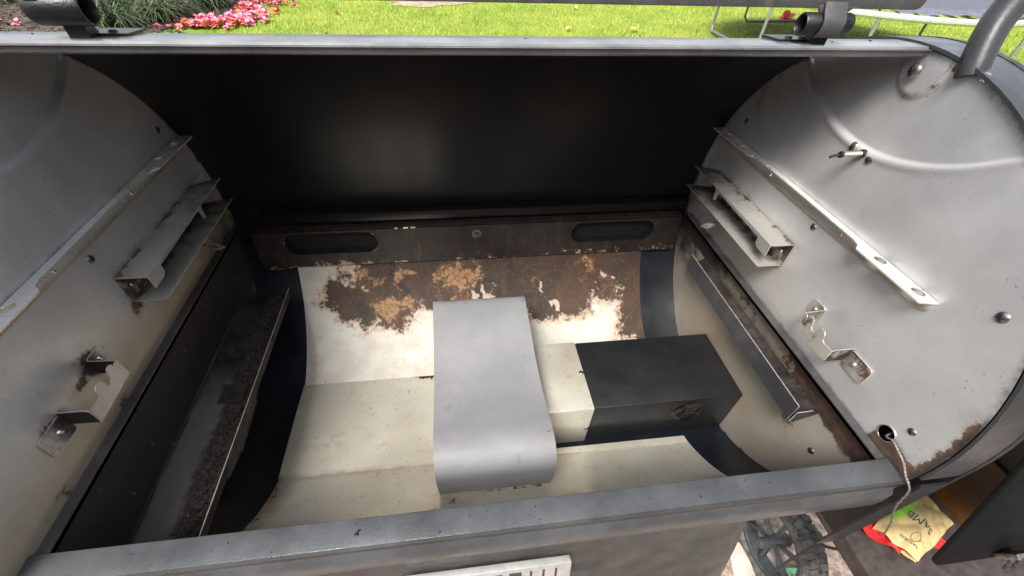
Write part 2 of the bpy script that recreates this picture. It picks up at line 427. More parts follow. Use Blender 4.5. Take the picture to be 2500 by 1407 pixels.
class MB:
    def __init__(s):
        s.v, s.f, s.mi = [], [], []
        s.attr = None
    def add(s, vs, fs, mi=0):
        b = len(s.v)
        s.v += [tuple(x) for x in vs]
        s.f += [tuple(i + b for i in q) for q in fs]
        s.mi += [mi] * len(fs)
        return s
    def box(s, a, b, mi=0):
        x0, y0, z0 = a
        x1, y1, z1 = b
        vs = [(x, y, z) for z in (z0, z1) for y in (y0, y1) for x in (x0, x1)]
        return s.add(vs, [(0, 2, 3, 1), (4, 5, 7, 6), (0, 1, 5, 4), (2, 6, 7, 3), (0, 4, 6, 2), (1, 3, 7, 5)], mi)
    def obox(s, c, u, v, n, mi=0):
        c, u, v, n = map(Vector, (c, u, v, n))
        vs = [c + a * u + b * v + d * n for d in (-1, 1) for b in (-1, 1) for a in (-1, 1)]
        return s.add(vs, [(0, 2, 3, 1), (4, 5, 7, 6), (0, 1, 5, 4), (2, 6, 7, 3), (0, 4, 6, 2), (1, 3, 7, 5)], mi)
    def tube(s, path, r, n=12, mi=0, cap=True):
        P = [Vector(p) for p in path]
        rs = r if isinstance(r, (list, tuple)) else [r] * len(P)
        t0 = (P[1] - P[0]).normalized()
        u = t0.orthogonal().normalized()
        vs = []
        for i, p in enumerate(P):
            t = (P[min(i + 1, len(P) - 1)] - P[max(i - 1, 0)]).normalized()
            u = (u - t * u.dot(t)).normalized()
            w_ = t.cross(u)
            for k in range(n):
                a = 2 * PI * k / n
                vs.append(p + rs[i] * (math.cos(a) * u + math.sin(a) * w_))
        fs = []
        for i in range(len(P) - 1):
            for k in range(n):
                a, b = i * n + k, i * n + (k + 1) % n
                fs.append((a, b, b + n, a + n))
        if cap:
            fs.append(tuple(range(n))[::-1])
            fs.append(tuple((len(P) - 1) * n + k for k in range(n)))
        return s.add(vs, fs, mi)
    def lathe(s, prof, c, axis, n=24, mi=0, closed=False):
        """prof: (radius, height) pairs revolved about axis through c"""
        c = Vector(c)
        ax = Vector(axis).normalized()
        u = ax.orthogonal().normalized()
        w_ = ax.cross(u)
        vs = [c + ax * h + r * (math.cos(2 * PI * k / n) * u + math.sin(2 * PI * k / n) * w_) for r, h in prof for k in range(n)]
        fs = []
        m = len(prof)
        for i in range(m if closed else m - 1):
            for k in range(n):
                a, b = i * n + k, i * n + (k + 1) % n
                j = ((i + 1) % m - i) * n
                fs.append((a, b, b + j, a + j))
        return s.add(vs, fs, mi)
    def grid(s, nu, nv, fn, mi=0):
        vs = [fn(i / (nu - 1), j / (nv - 1)) for j in range(nv) for i in range(nu)]
        fs = [(j * nu + i, j * nu + i + 1, (j + 1) * nu + i + 1, (j + 1) * nu + i) for j in range(nv - 1) for i in range(nu - 1)]
        return s.add(vs, fs, mi)
    def sheet(s, prof, x0, x1, t, nx=2, mi=0, flip=False):
        """bent sheet: profile of (y,z) points extruded along x and given thickness t (on the side of the profile normal)"""
        P = [Vector(p) for p in prof]
        N = []
        for i in range(len(P)):
            d = (P[min(i + 1, len(P) - 1)] - P[max(i - 1, 0)]).normalized()
            N.append(Vector((-d.y, d.x)) * (-1 if flip else 1))
        Q = [p + n * t for p, n in zip(P, N)]
        m = len(P)
        xs = [x0 + (x1 - x0) * i / (nx - 1) for i in range(nx)]
        vs = [(x, p.x, p.y) for x in xs for p in P] + [(x, p.x, p.y) for x in xs for p in Q]
        o = nx * m
        fs = []
        for i in range(nx - 1):
            for j in range(m - 1):
                a = i * m + j
                q = (a, a + m, a + m + 1, a + 1)
                fs.append(q if flip else q[::-1])
                q = (o + a, o + a + 1, o + a + m + 1, o + a + m)
                fs.append(q if flip else q[::-1])
            for j in (0, m - 1):
                a = i * m + j
                fs.append((a, o + a, o + a + m, a + m))
        for i in (0, nx - 1):
            for j in range(m - 1):
                a = i * m + j
                fs.append((a, a + 1, o + a + 1, o + a))
        return s.add(vs, fs, mi)
    edge_mi = None
    def plate(s, loops, t, O, U, V, mi=0):
        """flat plate with holes; loops in (u,v); thickness t centred"""
        O, U, V = Vector(O), Vector(U), Vector(V)
        N = U.cross(V).normalized()
        tris = tessellate_polygon([[Vector((a, b, 0)) for a, b in L] for L in loops])
        flat = [q for L in loops for q in L]
        n = len(flat)
        vs = [O + U * a + V * b + N * t / 2 for a, b in flat] + [O + U * a + V * b - N * t / 2 for a, b in flat]
        fs = []
        for q in tris:
            q = tuple(q)
            a, b, c = (Vector(flat[i]) for i in q)
            if (b - a).cross(c - a) < 0:
                q = q[::-1]
            fs.append(q)
            fs.append(tuple(i + n for i in q[::-1]))
        b0 = 0
        nf = len(fs)
        for L in loops:
            m = len(L)
            for i in range(m):
                a, b = b0 + i, b0 + (i + 1) % m
                fs.append((a, b, b + n, a + n))
            b0 += m
        s.add(vs, fs, mi)
        if s.edge_mi is not None:
            for i in range(len(s.mi) - len(fs) + nf, len(s.mi)):
                s.mi[i] = s.edge_mi
        return s
    def stain(s, fn):
        s.attr = [fn(v) for v in s.v]
        return s
    def mesh(s, name):
        me = bpy.data.meshes.new(name)
        me.from_pydata(s.v, [], s.f)
        me.polygons.foreach_set('material_index', s.mi)
        if s.attr:
            a = me.color_attributes.new('stain', 'FLOAT_COLOR', 'POINT')
            a.data.foreach_set('color', [c for q in s.attr for c in (q[0], q[1], q[2], 1.0)])
        me.update()
        return me
    def build(s, name, mats, parent=None, smooth=True, sharp=35, bevel=0.0, fix=False):
        me = s.mesh(name)
        if fix:
            import bmesh
            bm = bmesh.new()
            bm.from_mesh(me)
            bmesh.ops.recalc_face_normals(bm, faces=bm.faces)
            if bevel:
                bmesh.ops.remove_doubles(bm, verts=bm.verts, dist=1e-6)
                es = [e for e in bm.edges if len(e.link_faces) == 2 and e.calc_face_angle(0) > math.radians(40)]
                bmesh.ops.bevel(bm, geom=es, offset=bevel, segments=2, affect='EDGES', profile=0.5)
            bm.to_mesh(me)
            bm.free()
        return link(name, me, mats, parent, smooth, sharp)

def tag(o, label=None, cat=None, group=None, kind=None):
    for k, v in (('label', label), ('category', cat), ('group', group), ('kind', kind)):
        if v:
            o[k] = v
    return o
def empty(name, loc=(0, 0, 0)):
    o = bpy.data.objects.new(name, None)
    o.empty_display_size = 0.05
    COL.objects.link(o)
    o.location = loc
    return o
def smoothstep(a, b, x):
    t = min(1, max(0, (x - a) / (b - a)))
    return t * t * (3 - 2 * t)
def stadium(cx, cy, w_, h, n=10):
    r = h / 2
    a = [(cx + w_ / 2 - r + r * math.cos(t), cy + r * math.sin(t)) for t in np.linspace(-PI / 2, PI / 2, n)]
    return a + [(cx - w_ / 2 + r + r * math.cos(t), cy + r * math.sin(t)) for t in np.linspace(PI / 2, 3 * PI / 2, n)]
def rrect(x0, y0, x1, y1, r, n=5):
    out = []
    for cx, cy, a in ((x1 - r, y0 + r, -PI / 2), (x1 - r, y1 - r, 0), (x0 + r, y1 - r, PI / 2), (x0 + r, y0 + r, PI)):
        out += [(cx + r * math.cos(a + PI / 2 * i / n), cy + r * math.sin(a + PI / 2 * i / n)) for i in range(n + 1)]
    return out

# ------------------------------------------------------------------ ground
LAWN_Z = -RIM
g = MB()
g.grid(41, 41, lambda u, v: (-60 + 120 * u, -60 + 120 * v, LAWN_Z))
tag(g.build('lawn', M['lawn']), kind='structure')
g = MB()
g.plate([rrect(-3, -3, 3, 1.9, 0.2)], 0.004, (0, 0, LAWN_Z + 0.004), (1, 0, 0), (0, 1, 0))
tag(g.build('gravel_patio', M['gravel'], smooth=False), kind='structure')
bed = [(-9, 4.2), (-4.6, 4.6), (-3.35, 5.5), (-2.95, 6.2), (-2.6, 6.9), (-2.5, 7.8), (-2.7, 9.5), (-9, 11)]
g = MB()
g.plate([bed], 0.004, (0, 0, LAWN_Z + 0.006), (1, 0, 0), (0, 1, 0))
tag(g.build('flower_bed_soil', M['mulch'], smooth=False), kind='structure')
pts = []
for i in range(26):
    a = 2 * PI * i / 26
    r = 1 + 0.22 * math.sin(3 * a + 1) + 0.12 * math.sin(7 * a)
    pts.append((-0.25 + 0.62 * r * math.cos(a), 7.75 + 0.34 * r * math.sin(a)))
g = MB()
g.plate([pts], 0.004, (0, 0, LAWN_Z + 0.007), (1, 0, 0), (0, 1, 0))
tag(g.build('bare_soil_patch', M['bare'], smooth=False), kind='structure')

# house wall behind the photographer
g = MB()
g.box((-7, -3.15, LAWN_Z), (6, -2.9, 1.75))
hw = g.build('wall', simple('tan brick', (0.20, 0.155, 0.12, 1), 0.85, 0, 0.3, 8, 0.5, 40, bdist=0.01), None, smooth=False)
house = tag(empty('house', (0, -3, LAWN_Z)), 'tan house wall standing across the patio from the grill front', 'house')
hw.parent = house
hw.location = (0, 3, -LAWN_Z)

# ================================================================== THE GRILL
W, R, ZC = 0.36, 0.2459, 0.0265
def cy(th, r=R):
    t = math.radians(th)
    return (r * math.cos(t), ZC + r * math.sin(t))
grill = tag(empty('pellet_grill', (0, 0, 0)), 'open barrel pellet grill with black roll-back lid and stained steel inside', 'grill')

# barrel shell: navy inside, charcoal outside
g = MB()
n = 73
inner = [cy(-174.2 + 172 * i / (n - 1)) for i in range(n)]
outer = [cy(-174.2 + 172 * i / (n - 1), R + 0.0022) for i in range(n)]
for prof, mi, fl in ((inner, 0, False), (outer, 1, True)):
    b = len(g.v)
    vs = [(x, p[0], p[1]) for x in (-W, W) for p in prof]
    fs = [(j, j + 1, n + j + 1, n + j) for j in range(n - 1)]
    g.add(vs, [f[::-1] for f in fs] if not fl else fs, mi)
for j in (0, n - 1):
    b = 2 * n
    g.f.append((j, b + j, b + n + j, n + j)); g.mi.append(1)
g.build('barrel_shell', [M['navy'], M['body']], grill)

# ---- end plates
EMB_C, EMB_R = (0.0, 0.384), 0.190
def cap_d(y, z):       # stamped stadium at the top of the plate, distance to its outline
    ax, ay = (-0.008, 0.262), (-0.018, 0.300)
    d = Vector((y - ax[0], z - ax[1]))
    e = Vector((ay[0] - ax[0], ay[1] - ax[1]))
    t = min(1, max(0, d.dot(e) / e.dot(e)))
    return (d - e * t).length - 0.0215
HOLE = (-0.2048, 0.0150, 0.0082)
def blob(y, z, cy_, cz_, r):
    return max(0.0, 1 - math.hypot(y - cy_, z - cz_) / r)
def stainR(v):
    x, y, z = v
    r = math.hypot(y, z - ZC)
    th = math.degrees(math.atan2(z - ZC, y))
    soot, rust, film = 0.0, 0.0, 0.0
    edge = (R - r)
    if z > -0.007:
        film = 0.12 + 0.35 * smoothstep(0.09, 0.0, z) * smoothstep(-0.12, 0.02, y)
        soot = 0.55 * smoothstep(0.012, 0.0, edge) + 0.5 * smoothstep(0.12, 0.23, y) * smoothstep(0.16, 0.02, z)
        soot = max(soot, 0.45 * smoothstep(0.05, 0.20, y) * smoothstep(0.10, 0.2, z))
        if y < 0:
            rust = max(rust, 0.66 * smoothstep(0.022, 0.002, edge) * smoothstep(0.13, 0.07, z))
            rust = max(rust, 0.42 * smoothstep(0.04, 0.002, edge) * smoothstep(0.16, 0.10, z))
            rust = max(rust, 0.86 * smoothstep(0.034, 0.004, z + max(0, (y + 0.20)) * 0.7) * smoothstep(-0.175, -0.21, y))
        if abs(cap_d(y, z)) < 0.0035 and y < 0.01:
            rust = max(rust, 0.50)
        rust = max(rust, 0.55 * blob(y, z, -0.143, 0.033, 0.03), 0.36 * blob(y, z, 0.0, 0.040, 0.05), 0.5 * blob(y, z, -0.07, 0.047, 0.022))
        soot = max(soot, 0.42 * blob(y, z, -0.143, 0.030, 0.024), 0.40 * blob(y, z, -0.07, 0.050, 0.02), 0.5 * blob(y, z, -0.006, 0.2602, 0.016))
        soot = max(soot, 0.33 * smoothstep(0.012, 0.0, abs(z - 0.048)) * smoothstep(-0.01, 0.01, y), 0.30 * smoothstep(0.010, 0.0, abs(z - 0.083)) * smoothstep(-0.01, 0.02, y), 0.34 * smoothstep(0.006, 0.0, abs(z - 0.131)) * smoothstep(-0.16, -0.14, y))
        soot = max(soot, 0.5 * smoothstep(0.004, -0.004, z))
    else:
        film = 0.70
        # below the side rail: rusty band above the gutter
        if z > -0.037:
            rust = 0.44 + 0.45 * smoothstep(-0.05, -0.15, y)
            soot = max(0.9 * smoothstep(0.02, 0.13, y), 0.55 * smoothstep(-0.022, -0.036, z))
        else:
            rust = 0.74 * smoothstep(-0.060, -0.030, z + 0.012 * mn.noise(Vector((y * 60, 0, 2)))) * smoothstep(-0.145, -0.165, y) + 0.30 * smoothstep(-0.02, 0.12, y) * smoothstep(-0.16, -0.08, z)
            rust = max(rust, 0.34 * smoothstep(-0.1, 0.5, mn.noise(Vector((y * 26, z * 26, 6)))))
            soot = 0.7 * smoothstep(0.10, 0.19, y) * smoothstep(-0.13, -0.05, z)
            rust = max(rust, 0.52 * blob(y, z, -0.13, -0.085, 0.05), 0.55 * blob(y, z, 0.205, -0.07, 0.06))
            rust = max(rust, 0.55 * smoothstep(0.01, 0.0, edge))
    return (soot, rust, film)
def stainL(v):
    x, y, z = v
    r = math.hypot(y, z - ZC)
    edge = R - r
    soot = rust = film = 0.0
    if z > -0.007:
        film = 0.18 + 0.62 * smoothstep(0.10, 0.0, z)
        soot = 0.5 * smoothstep(0.010, 0.0, edge)
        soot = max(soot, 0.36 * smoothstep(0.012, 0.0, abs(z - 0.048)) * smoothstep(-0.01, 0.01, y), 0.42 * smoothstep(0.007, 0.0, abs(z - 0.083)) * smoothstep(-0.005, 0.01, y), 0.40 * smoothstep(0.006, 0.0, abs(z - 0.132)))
        soot = max(soot, 0.55 * smoothstep(0.10, 0.21, y) * smoothstep(0.12, 0.04, z))
        rust = max(0.60 * blob(y, z, 0.000, 0.046, 0.042), 0.55 * blob(y, z, -0.098, 0.045, 0.036), 0.85 * blob(y, z, -0.074, 0.05, 0.032), 0.85 * blob(y, z, -0.140, 0.038, 0.030))
        soot = max(soot, 0.62 * blob(y, z, 0.004, 0.048, 0.022), 0.75 * blob(y, z, -0.080, 0.050, 0.022), 0.7 * blob(y, z, -0.136, 0.040, 0.024))
        rust = max(rust, 0.46 * smoothstep(0.030, 0.0, z) * smoothstep(-0.06, -0.19, y), 0.40 * smoothstep(0.014, 0, z))
        rust = max(rust, 0.5 * smoothstep(0.02, 0.0, edge) * smoothstep(0.12, 0.18, y))
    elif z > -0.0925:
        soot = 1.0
    else:
        film = 0.7
        soot = 0.8 * smoothstep(0.02, 0.14, y)
        rust = 0.62 * smoothstep(0.016, 0.0, edge)
    return (soot, rust, film)
for sx in (-1, 1):
    g = MB()
    D0 = EMB_C[1] - ZC
    PH = math.asin(R / D0)
    NPH, NT_ = 380, (34, 16, 180)
    def tset(phi):
        c_ = D0 * math.cos(phi)
        q = math.sqrt(max(0.0, R * R - (D0 * math.sin(phi)) ** 2))
        t0, t1 = c_ - q, c_ + q
        k0, k1 = min(max(EMB_R - 0.004, t0), t1), min(max(EMB_R + 0.010, t0), t1)
        out = []
        for (p_, q_), m_ in zip(((t0, k0), (k0, k1), (k1, t1)), NT_):
            out += [p_ + (q_ - p_) * i / m_ for i in range(m_)]
        return out + [t1]
    def place(y, z):
        d = math.hypot(y - EMB_C[0], z - EMB_C[1]) - EMB_R
        out = 0.0040 * smoothstep(0.0012, -0.0022, d) - 0.0012 * math.exp(-(((d - 0.0032) / 0.0030) ** 2))
        if sx > 0:
            out += -0.0024 * smoothstep(0.0014, -0.0014, cap_d(y, z))
            hd = math.hypot(y - HOLE[0], z - HOLE[1])
            if HOLE[2] - 0.0025 < hd < HOLE[2] + 0.0035:
                k = HOLE[2] / hd
                y, z = HOLE[0] + (y - HOLE[0]) * k, HOLE[1] + (z - HOLE[1]) * k
        return (sx * (W + out), y, z)
    rows = []
    for i in range(NPH):
        phi = PH * math.sin(PI * (i / (NPH - 1) - 0.5)) * 0.99999
        rows.append([place(EMB_C[0] + t * math.sin(phi), EMB_C[1] - t * math.cos(phi)) for t in tset(phi)])
    m_ = len(rows[0])
    g.add([p for r_ in rows for p in r_], [(i * m_ + j, i * m_ + j + 1, (i + 1) * m_ + j + 1, (i + 1) * m_ + j) for i in range(NPH - 1) for j in range(m_ - 1)])
    if sx > 0:
        keep = [k for k, f in enumerate(g.f) if math.hypot(sum(g.v[i][1] for i in f) / len(f) - HOLE[0], sum(g.v[i][2] for i in f) / len(f) - HOLE[1]) > HOLE[2] * 0.99]
        g.f = [g.f[k] for k in keep]
        g.mi = [0] * len(g.f)
    if sx < 0:
        g.f = [f[::-1] for f in g.f]
    g.stain(stainR if sx > 0 else stainL)
    g.build('end_plate', M['plate'], grill, sharp=60)
# grommet round the cable hole
g = MB()
g.lathe([(0.0081 + 0.0005 * math.cos(t), 0.0005 * math.sin(t)) for t in np.linspace(0, 2 * PI, 8, endpoint=False)], (W - 0.0005, HOLE[0], HOLE[1]), (1, 0, 0), 24, closed=True)
g.build('cable_grommet', M['rivet'], grill)

# ---- end caps outside the plates (drum rim and flat side with straight front edge)
def cap_outline(r, yf, zb):
    pts = [(-yf, zb)]
    pts += [(r * math.cos(t), ZC + r * math.sin(t)) for t in np.linspace(0, PI, 40)]
    pts += [(yf * -1 * -1 * -1, ZC), (-yf, zb)][0:0]
    return pts
for sx in (-1, 1):
    g = MB()
    rr = 0.2495
    # rim: ring following the circle, x from W to W+.04
    prof = [(rr * math.cos(t), ZC + rr * math.sin(t)) for t in np.linspace(-0.06, PI + 0.06, 60)]
    g.sheet(prof, sx * W, sx * (W + 0.042), 0.0025, 2)
    g.build('end_rim', M['rimcoat'], grill, fix=True)
    g = MB()
    out = [(0.25, -0.163), (0.25, 0.02)] + [(0.25 * math.cos(t), ZC + 0.25 * math.sin(t)) for t in np.linspace(0.0, PI, 48)] + [(-0.25, 0.02), (-0.25, -0.163)]
    g.plate([out[::-1]], 0.006, (sx * (W + 0.040), 0, 0), (0, 1, 0), (0, 0, 1))
    # front and bottom returns
    g.box((sx * (W + 0.008), -0.2515, -0.163), (sx * (W + 0.036), -0.249, 0.0), 0)
    g.build('end_cap', M['black'], grill, fix=True)

# ---- frame round the opening
g = MB()
g.sheet([(-0.2234, -0.010), (-0.2234, 0.0), (-0.2437, 0.0), (-0.2442, -0.015), (-0.2475, -0.019), (-0.2482, -0.034), (-0.2468, -0.047), (-0.240, -0.052)], -W, W - 0.003, 0.0016, 2, flip=True)
g.build('front_rail', M['rail'], grill, fix=True, bevel=0.0009)
for sx, xi in ((-1, -0.3500), (1, 0.3500)):
    g = MB()
    prof = [(xi, -0.006), (xi, -0.0025), (sx * (W - 0.0008), -0.0025)]
    # bent angle running front to back
    vs = [(a, y, z) for y in (-0.222, 0.214) for a, z in prof] + [(a - sx * (0 if i else 0), y, z - 0.0014) for y in (-0.222, 0.214) for i, (a, z) in enumerate(prof)]
    g.add(vs, [(0, 1, 4, 3), (1, 2, 5, 4), (6, 9, 10, 7), (7, 10, 11, 8), (0, 6, 7, 1), (1, 7, 8, 2), (3, 4, 10, 9), (4, 5, 11, 10), (0, 3, 9, 6)])
    g.build('side_rail', M['strip'], grill, fix=True)
g = MB()
g.sheet([(0.2225, 0.0015), (0.2222, 0.0135), (0.2420, 0.0150)], -0.312, 0.351, 0.0013, 2)
g.build('rear_rail', M['lidin'], grill, fix=True, bevel=0.0004)

# ---- rear slotted panel
g = MB()
PZ0, PZ1 = -0.0105, -0.0735
slots = [stadium(-0.221, -0.0315, 0.1385, 0.0355), stadium(0.2308, -0.0315, 0.1430, 0.0350)]
SHEAR = 0.0045 / 0.063
def onpanel(a, b):
    return (a, 0.2165 + (b - PZ0) * SHEAR, b)
# fine grid of the face with slot holes: build by columns
outline = [(-0.3335, PZ0), (-0.3335, PZ1), (-0.3, PZ1 - 0.0005), (-0.288, PZ1 + 0.003), (0.346, PZ1 + 0.003), (0.346, PZ0)]
g.plate([outline, slots[0], slots[1]], 0.0016, (0, 0.2165 - PZ0 * SHEAR, 0), (1, 0, 0), (0, SHEAR, 1))
g.sheet([(0.2175, PZ0 + 0.0008), (0.2400, PZ0 + 0.0025)], -0.3335, 0.346, 0.0012, 2)
import bmesh
me = g.mesh('rear_panel')
bm = bmesh.new()
bm.from_mesh(me)
bmesh.ops.recalc_face_normals(bm, faces=bm.faces)
for cut in range(4):
    es = [e for e in bm.edges if e.calc_length() > 0.012]
    if es:
        bmesh.ops.subdivide_edges(bm, edges=es, cuts=1)
bmesh.ops.triangulate(bm, faces=bm.faces)
bm.to_mesh(me)
bm.free()
def pstain(v):
    x, y, z = v
    k = 0.50 * smoothstep(-0.058, -0.071, z)
    if x < -0.13:
        k = max(k, 0.62 * smoothstep(-0.052, -0.064, z) * smoothstep(-0.29, -0.25, x))
    if x > 0.15:
        k = max(k, 0.5 * smoothstep(-0.050, -0.06, z))
    for L, cx, hw in ((0, -0.221, 0.069), (1, 0.2308, 0.0715)):
        dx = max(0, abs(x - cx) - (hw - 0.0177))
        d = math.hypot(dx, z + 0.0315) - 0.0177
        e = max(0.0, 1 - abs(d) / 0.007) * (0.35 + 0.65 * smoothstep(0, 0.012, dx))
        k = max(k, (0.50 + 0.22 * mn.noise(Vector((x * 45, z * 45, 2)))) * e)
    return (0, k, 0)
a = me.color_attributes.new('stain', 'FLOAT_COLOR', 'POINT')
a.data.foreach_set('color', [c for v in me.vertices for c in (*pstain(v.co), 1.0)])
panel = link('rear_panel', me, M['panel'], grill, smooth=False)
for L in slots:                     # flanged slot edges
    g = MB()
    m = len(L)
    vs = [(a_, onpanel(a_, b_)[1] + d, b_) for d in (0.0012, 0.014) for a_, b_ in L]
    g.add(vs, [(i, (i + 1) % m, m + (i + 1) % m, m + i) for i in range(m)])
    g.build('slot_flange', M['black'], panel)
g = MB()                            # hex bolt in the middle of the panel
g.lathe([(0.0, -0.004), (0.0042, -0.004), (0.0050, -0.003), (0.0050, 0.0)], (0.0037, 0.2148, -0.0254), (0, 1, 0), 6)
g.lathe([(0.0078, 0.0), (0.0078, -0.0008), (0.004, -0.001)], (0.0037, 0.2148, -0.0254), (0, 1, 0), 20)
g.build('panel_bolt', M['screw'], panel)
g = MB()                            # bare white paint nicks on the panel's top edge
for x0, x1 in ((-0.1225, -0.1180), (-0.1095, -0.1020), (-0.0980, -0.0910)):
    g.box((x0, 0.2152, PZ0 + 0.0001), (x1, 0.2158, PZ0 + 0.0020))
g.build('paint_chip', simple('bare white primer', (0.72, 0.69, 0.62, 1), 0.6), panel)

g = MB()                            # dark backing sheet added behind the slots so they look black inside
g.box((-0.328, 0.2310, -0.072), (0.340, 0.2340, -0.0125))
g.build('slot_backing', M['dark'], grill)

# ---- screws and rivets
def screw_mesh():
    g = MB()
    prof = [(0.0, 0.0024), (0.0024, 0.0023), (0.0038, 0.0016), (0.0047, 0.0006), (0.0049, 0.0)]
    g.lathe(prof, (0, 0, 0), (0, 0, 1), 18)
    for a in (0.4, 0.4 + PI / 2):
        g.obox((0, 0, 0.00245), (0.0026 * math.cos(a), 0.0026 * math.sin(a), 0), (-0.0005 * math.sin(a), 0.0005 * math.cos(a), 0), (0, 0, 0.00012), 1)
    me = g.mesh('screw')
    me.materials.append(M['screw']); me.materials.append(M['dark'])
    me.polygons.foreach_set('use_smooth', [True] * len(me.polygons))
    return me
def rivet_mesh():
    g = MB()
    g.lathe([(0.0, 0.0016), (0.0010, 0.0015), (0.0019, 0.0009), (0.0022, 0.0)], (0, 0, 0), (0, 0, 1), 12)
    me = g.mesh('rivet')
    me.materials.append(M['rivet'])
    me.polygons.foreach_set('use_smooth', [True] * len(me.polygons))
    return me
SCREW, RIVET = screw_mesh(), rivet_mesh()
def fasten(me, loc, nrm, parent, scale=1.0):
    o = bpy.data.objects.new(me.name.split('.')[0], me)
    COL.objects.link(o)
    o.location = loc
    o.rotation_euler = Vector(nrm).to_track_quat('Z', 'Y').to_euler()
    o.scale = (scale,) * 3
    o.parent = parent
    return o
for y, z, s in ((-0.005, 0.1096, 0.9), (0.177, 0.1536, 0.9), (-0.1881, 0.1509, 1.0), (-0.2152, 0.0356, 0.85), (-0.175, -0.0775, 0.95), (0.0076, 0.1904, 1.0), (-0.0164, 0.1887, 1.0), (-0.0054, 0.2582, 1.15)):
    fasten(SCREW, (W + (0.0008 if abs(z - 0.2582) > .01 else -0.0015), y, z), (-1, 0, 0), grill, s)
for y, z, s in ((-0.0019, 0.1081, 0.9), (0.1884, 0.1492, 0.9), (-0.1881, 0.1509, 1.0)):
    fasten(SCREW, (-W - 0.0008, y, z), (1, 0, 0), grill, s)

# ---- rack rails, grate channels and hangers (mirrored left and right)
def mirrored(fn):
    for sx in (-1, 1):
        fn(sx)
def rack_rail(sx):
    g = MB()
    # top flange outline, u = distance from the wall, v = y
    L = [(0.0006, -0.1525), (0.0165, -0.1490), (0.0165, -0.0745), (0.0140, -0.0715), (0.0105, -0.0690), (0.0080, -0.060), (0.0072, 0.06), (0.0080, 0.112), (0.0120, 0.124), (0.0165, 0.130), (0.0185, 0.214), (0.0006, 0.2175)]
    holes = [[(0.0063 + 0.0050 * math.cos(t) * 0.9, c + 0.0062 * math.sin(t)) for t in np.linspace(0, 2 * PI, 16, endpoint=False)] for c in (-0.0929, -0.1368)]
    holes += [[(0.0068 + 0.0040 * math.cos(t), c + 0.0052 * math.sin(t)) for t in np.linspace(0, 2 * PI, 14, endpoint=False)] for c in (0.150, 0.190)]
    if sx > 0:
        g.plate([L] + holes, 0.0013, (W, 0, 0.1310), (-1, 0, 0), (0, 1, 0))
    else:
        g.plate([L] + holes, 0.0013, (-W, 0, 0.1310), (1, 0, 0), (0, 1, 0))
    g.attr = None
    # web on the wall
    web = [(-0.1520, 0.1303), (-0.1500, 0.1215), (-0.1440, 0.1185), (-0.066, 0.1180), (0.13, 0.1172), (0.2165, 0.1172), (0.2165, 0.1303)]
    g.plate([web], 0.0013, (sx * (W - 0.0012), 0, 0), (0, 1, 0), (0, 0, 1))
    g.stain(lambda v: (0.35 * smoothstep(0.05, 0.2, v[1]), 0.34 if v[2] < 0.1295 else 0.0, 0.75 if v[2] < 0.1295 else 0.1))
    o = g.build('rack_rail', M['railsteel'], grill, fix=True, sharp=30)
    for y, z in ((-0.0407, 0.1238), (0.0895, 0.1238)):
        fasten(RIVET, (sx * (W - 0.0018), y, z), (-sx, 0, 0), o)
mirrored(rack_rail)

def grate_channel(sx):
    X = lambda u: sx * (W - u)
    g = MB()
    g.edge_mi = 1
    t = 0.0012
    y0, y1 = 0.0025, 0.205
    # web on the wall, top flange (longer at the back), lower flange
    g.box((X(0.0004), y0, 0.0512), (X(0.0016), 0.19, 0.0804))
    def flange(u0, u1, z, ya, yb, yc):
        q = [(u0, ya), (u1 - 0.002, ya), (u1, ya + 0.002), (u1, yc), (u0, yb)]
        O = (X(0), 0, z)
        g.plate([q], t, O, (-sx, 0, 0), (0, 1, 0))
    flange(0.0004, 0.0302, 0.0811, y0, 0.188, 0.207)
    flange(0.0004, 0.0325, 0.0522, y0, 0.196, 0.207)
    # lip folded down from the top flange: deep tab in front, shallow in the middle, tab at the back
    lip = [(y0 + 0.001, 0.0806), (y0 + 0.001, 0.0668), (0.0215, 0.0668), (0.0265, 0.0700), (0.0275, 0.0772), (0.125, 0.0790), (0.130, 0.0790), (0.133, 0.0665), (0.137, 0.0660), (0.139, 0.0806)]
    g.plate([lip], t, (X(0.0296), 0, 0), (0, 1, 0), (0, 0, 1))
    g.stain(lambda v: (max(0.75 * smoothstep(0.13, 0.21, v[1]), 0.72 if (abs(v[0]) > W - 0.003 and 0.0515 < v[2] < 0.0805) else 0.0), 0.6 if abs(v[0]) > W - 0.003 else 0.0, 0.3))
    o = g.build('grate_channel', [M['bracketsteel'], M['edge']], grill, fix=True, sharp=30)
    fasten(RIVET, (X(0.0018), 0.0135, 0.0650), (-sx, 0, 0), o)
    # small square tab bent inward near the back, below the channel
    g = MB()
    c = Vector((sx * 0.3263, 0.1185, 0.0356))
    g.obox(c, Vector((sx * 0.0085, 0.004, 0)), Vector((0, 0.0075, -0.003)), Vector((0, 0.0003, 0.0006)))
    g.obox(c + Vector((sx * 0.0170, 0.006, -0.0005)), Vector((sx * 0.0165, 0.001, 0)), Vector((0, 0.0045, -0.002)), Vector((0, 0.0002, 0.0005)))
    g.stain(lambda v: (0.35 if sx < 0 else 0.1, 0.45 if sx < 0 else 0.2, 0.3))
    g.build('stop_tab', M['bracketsteel'], o, fix=True)
mirrored(grate_channel)

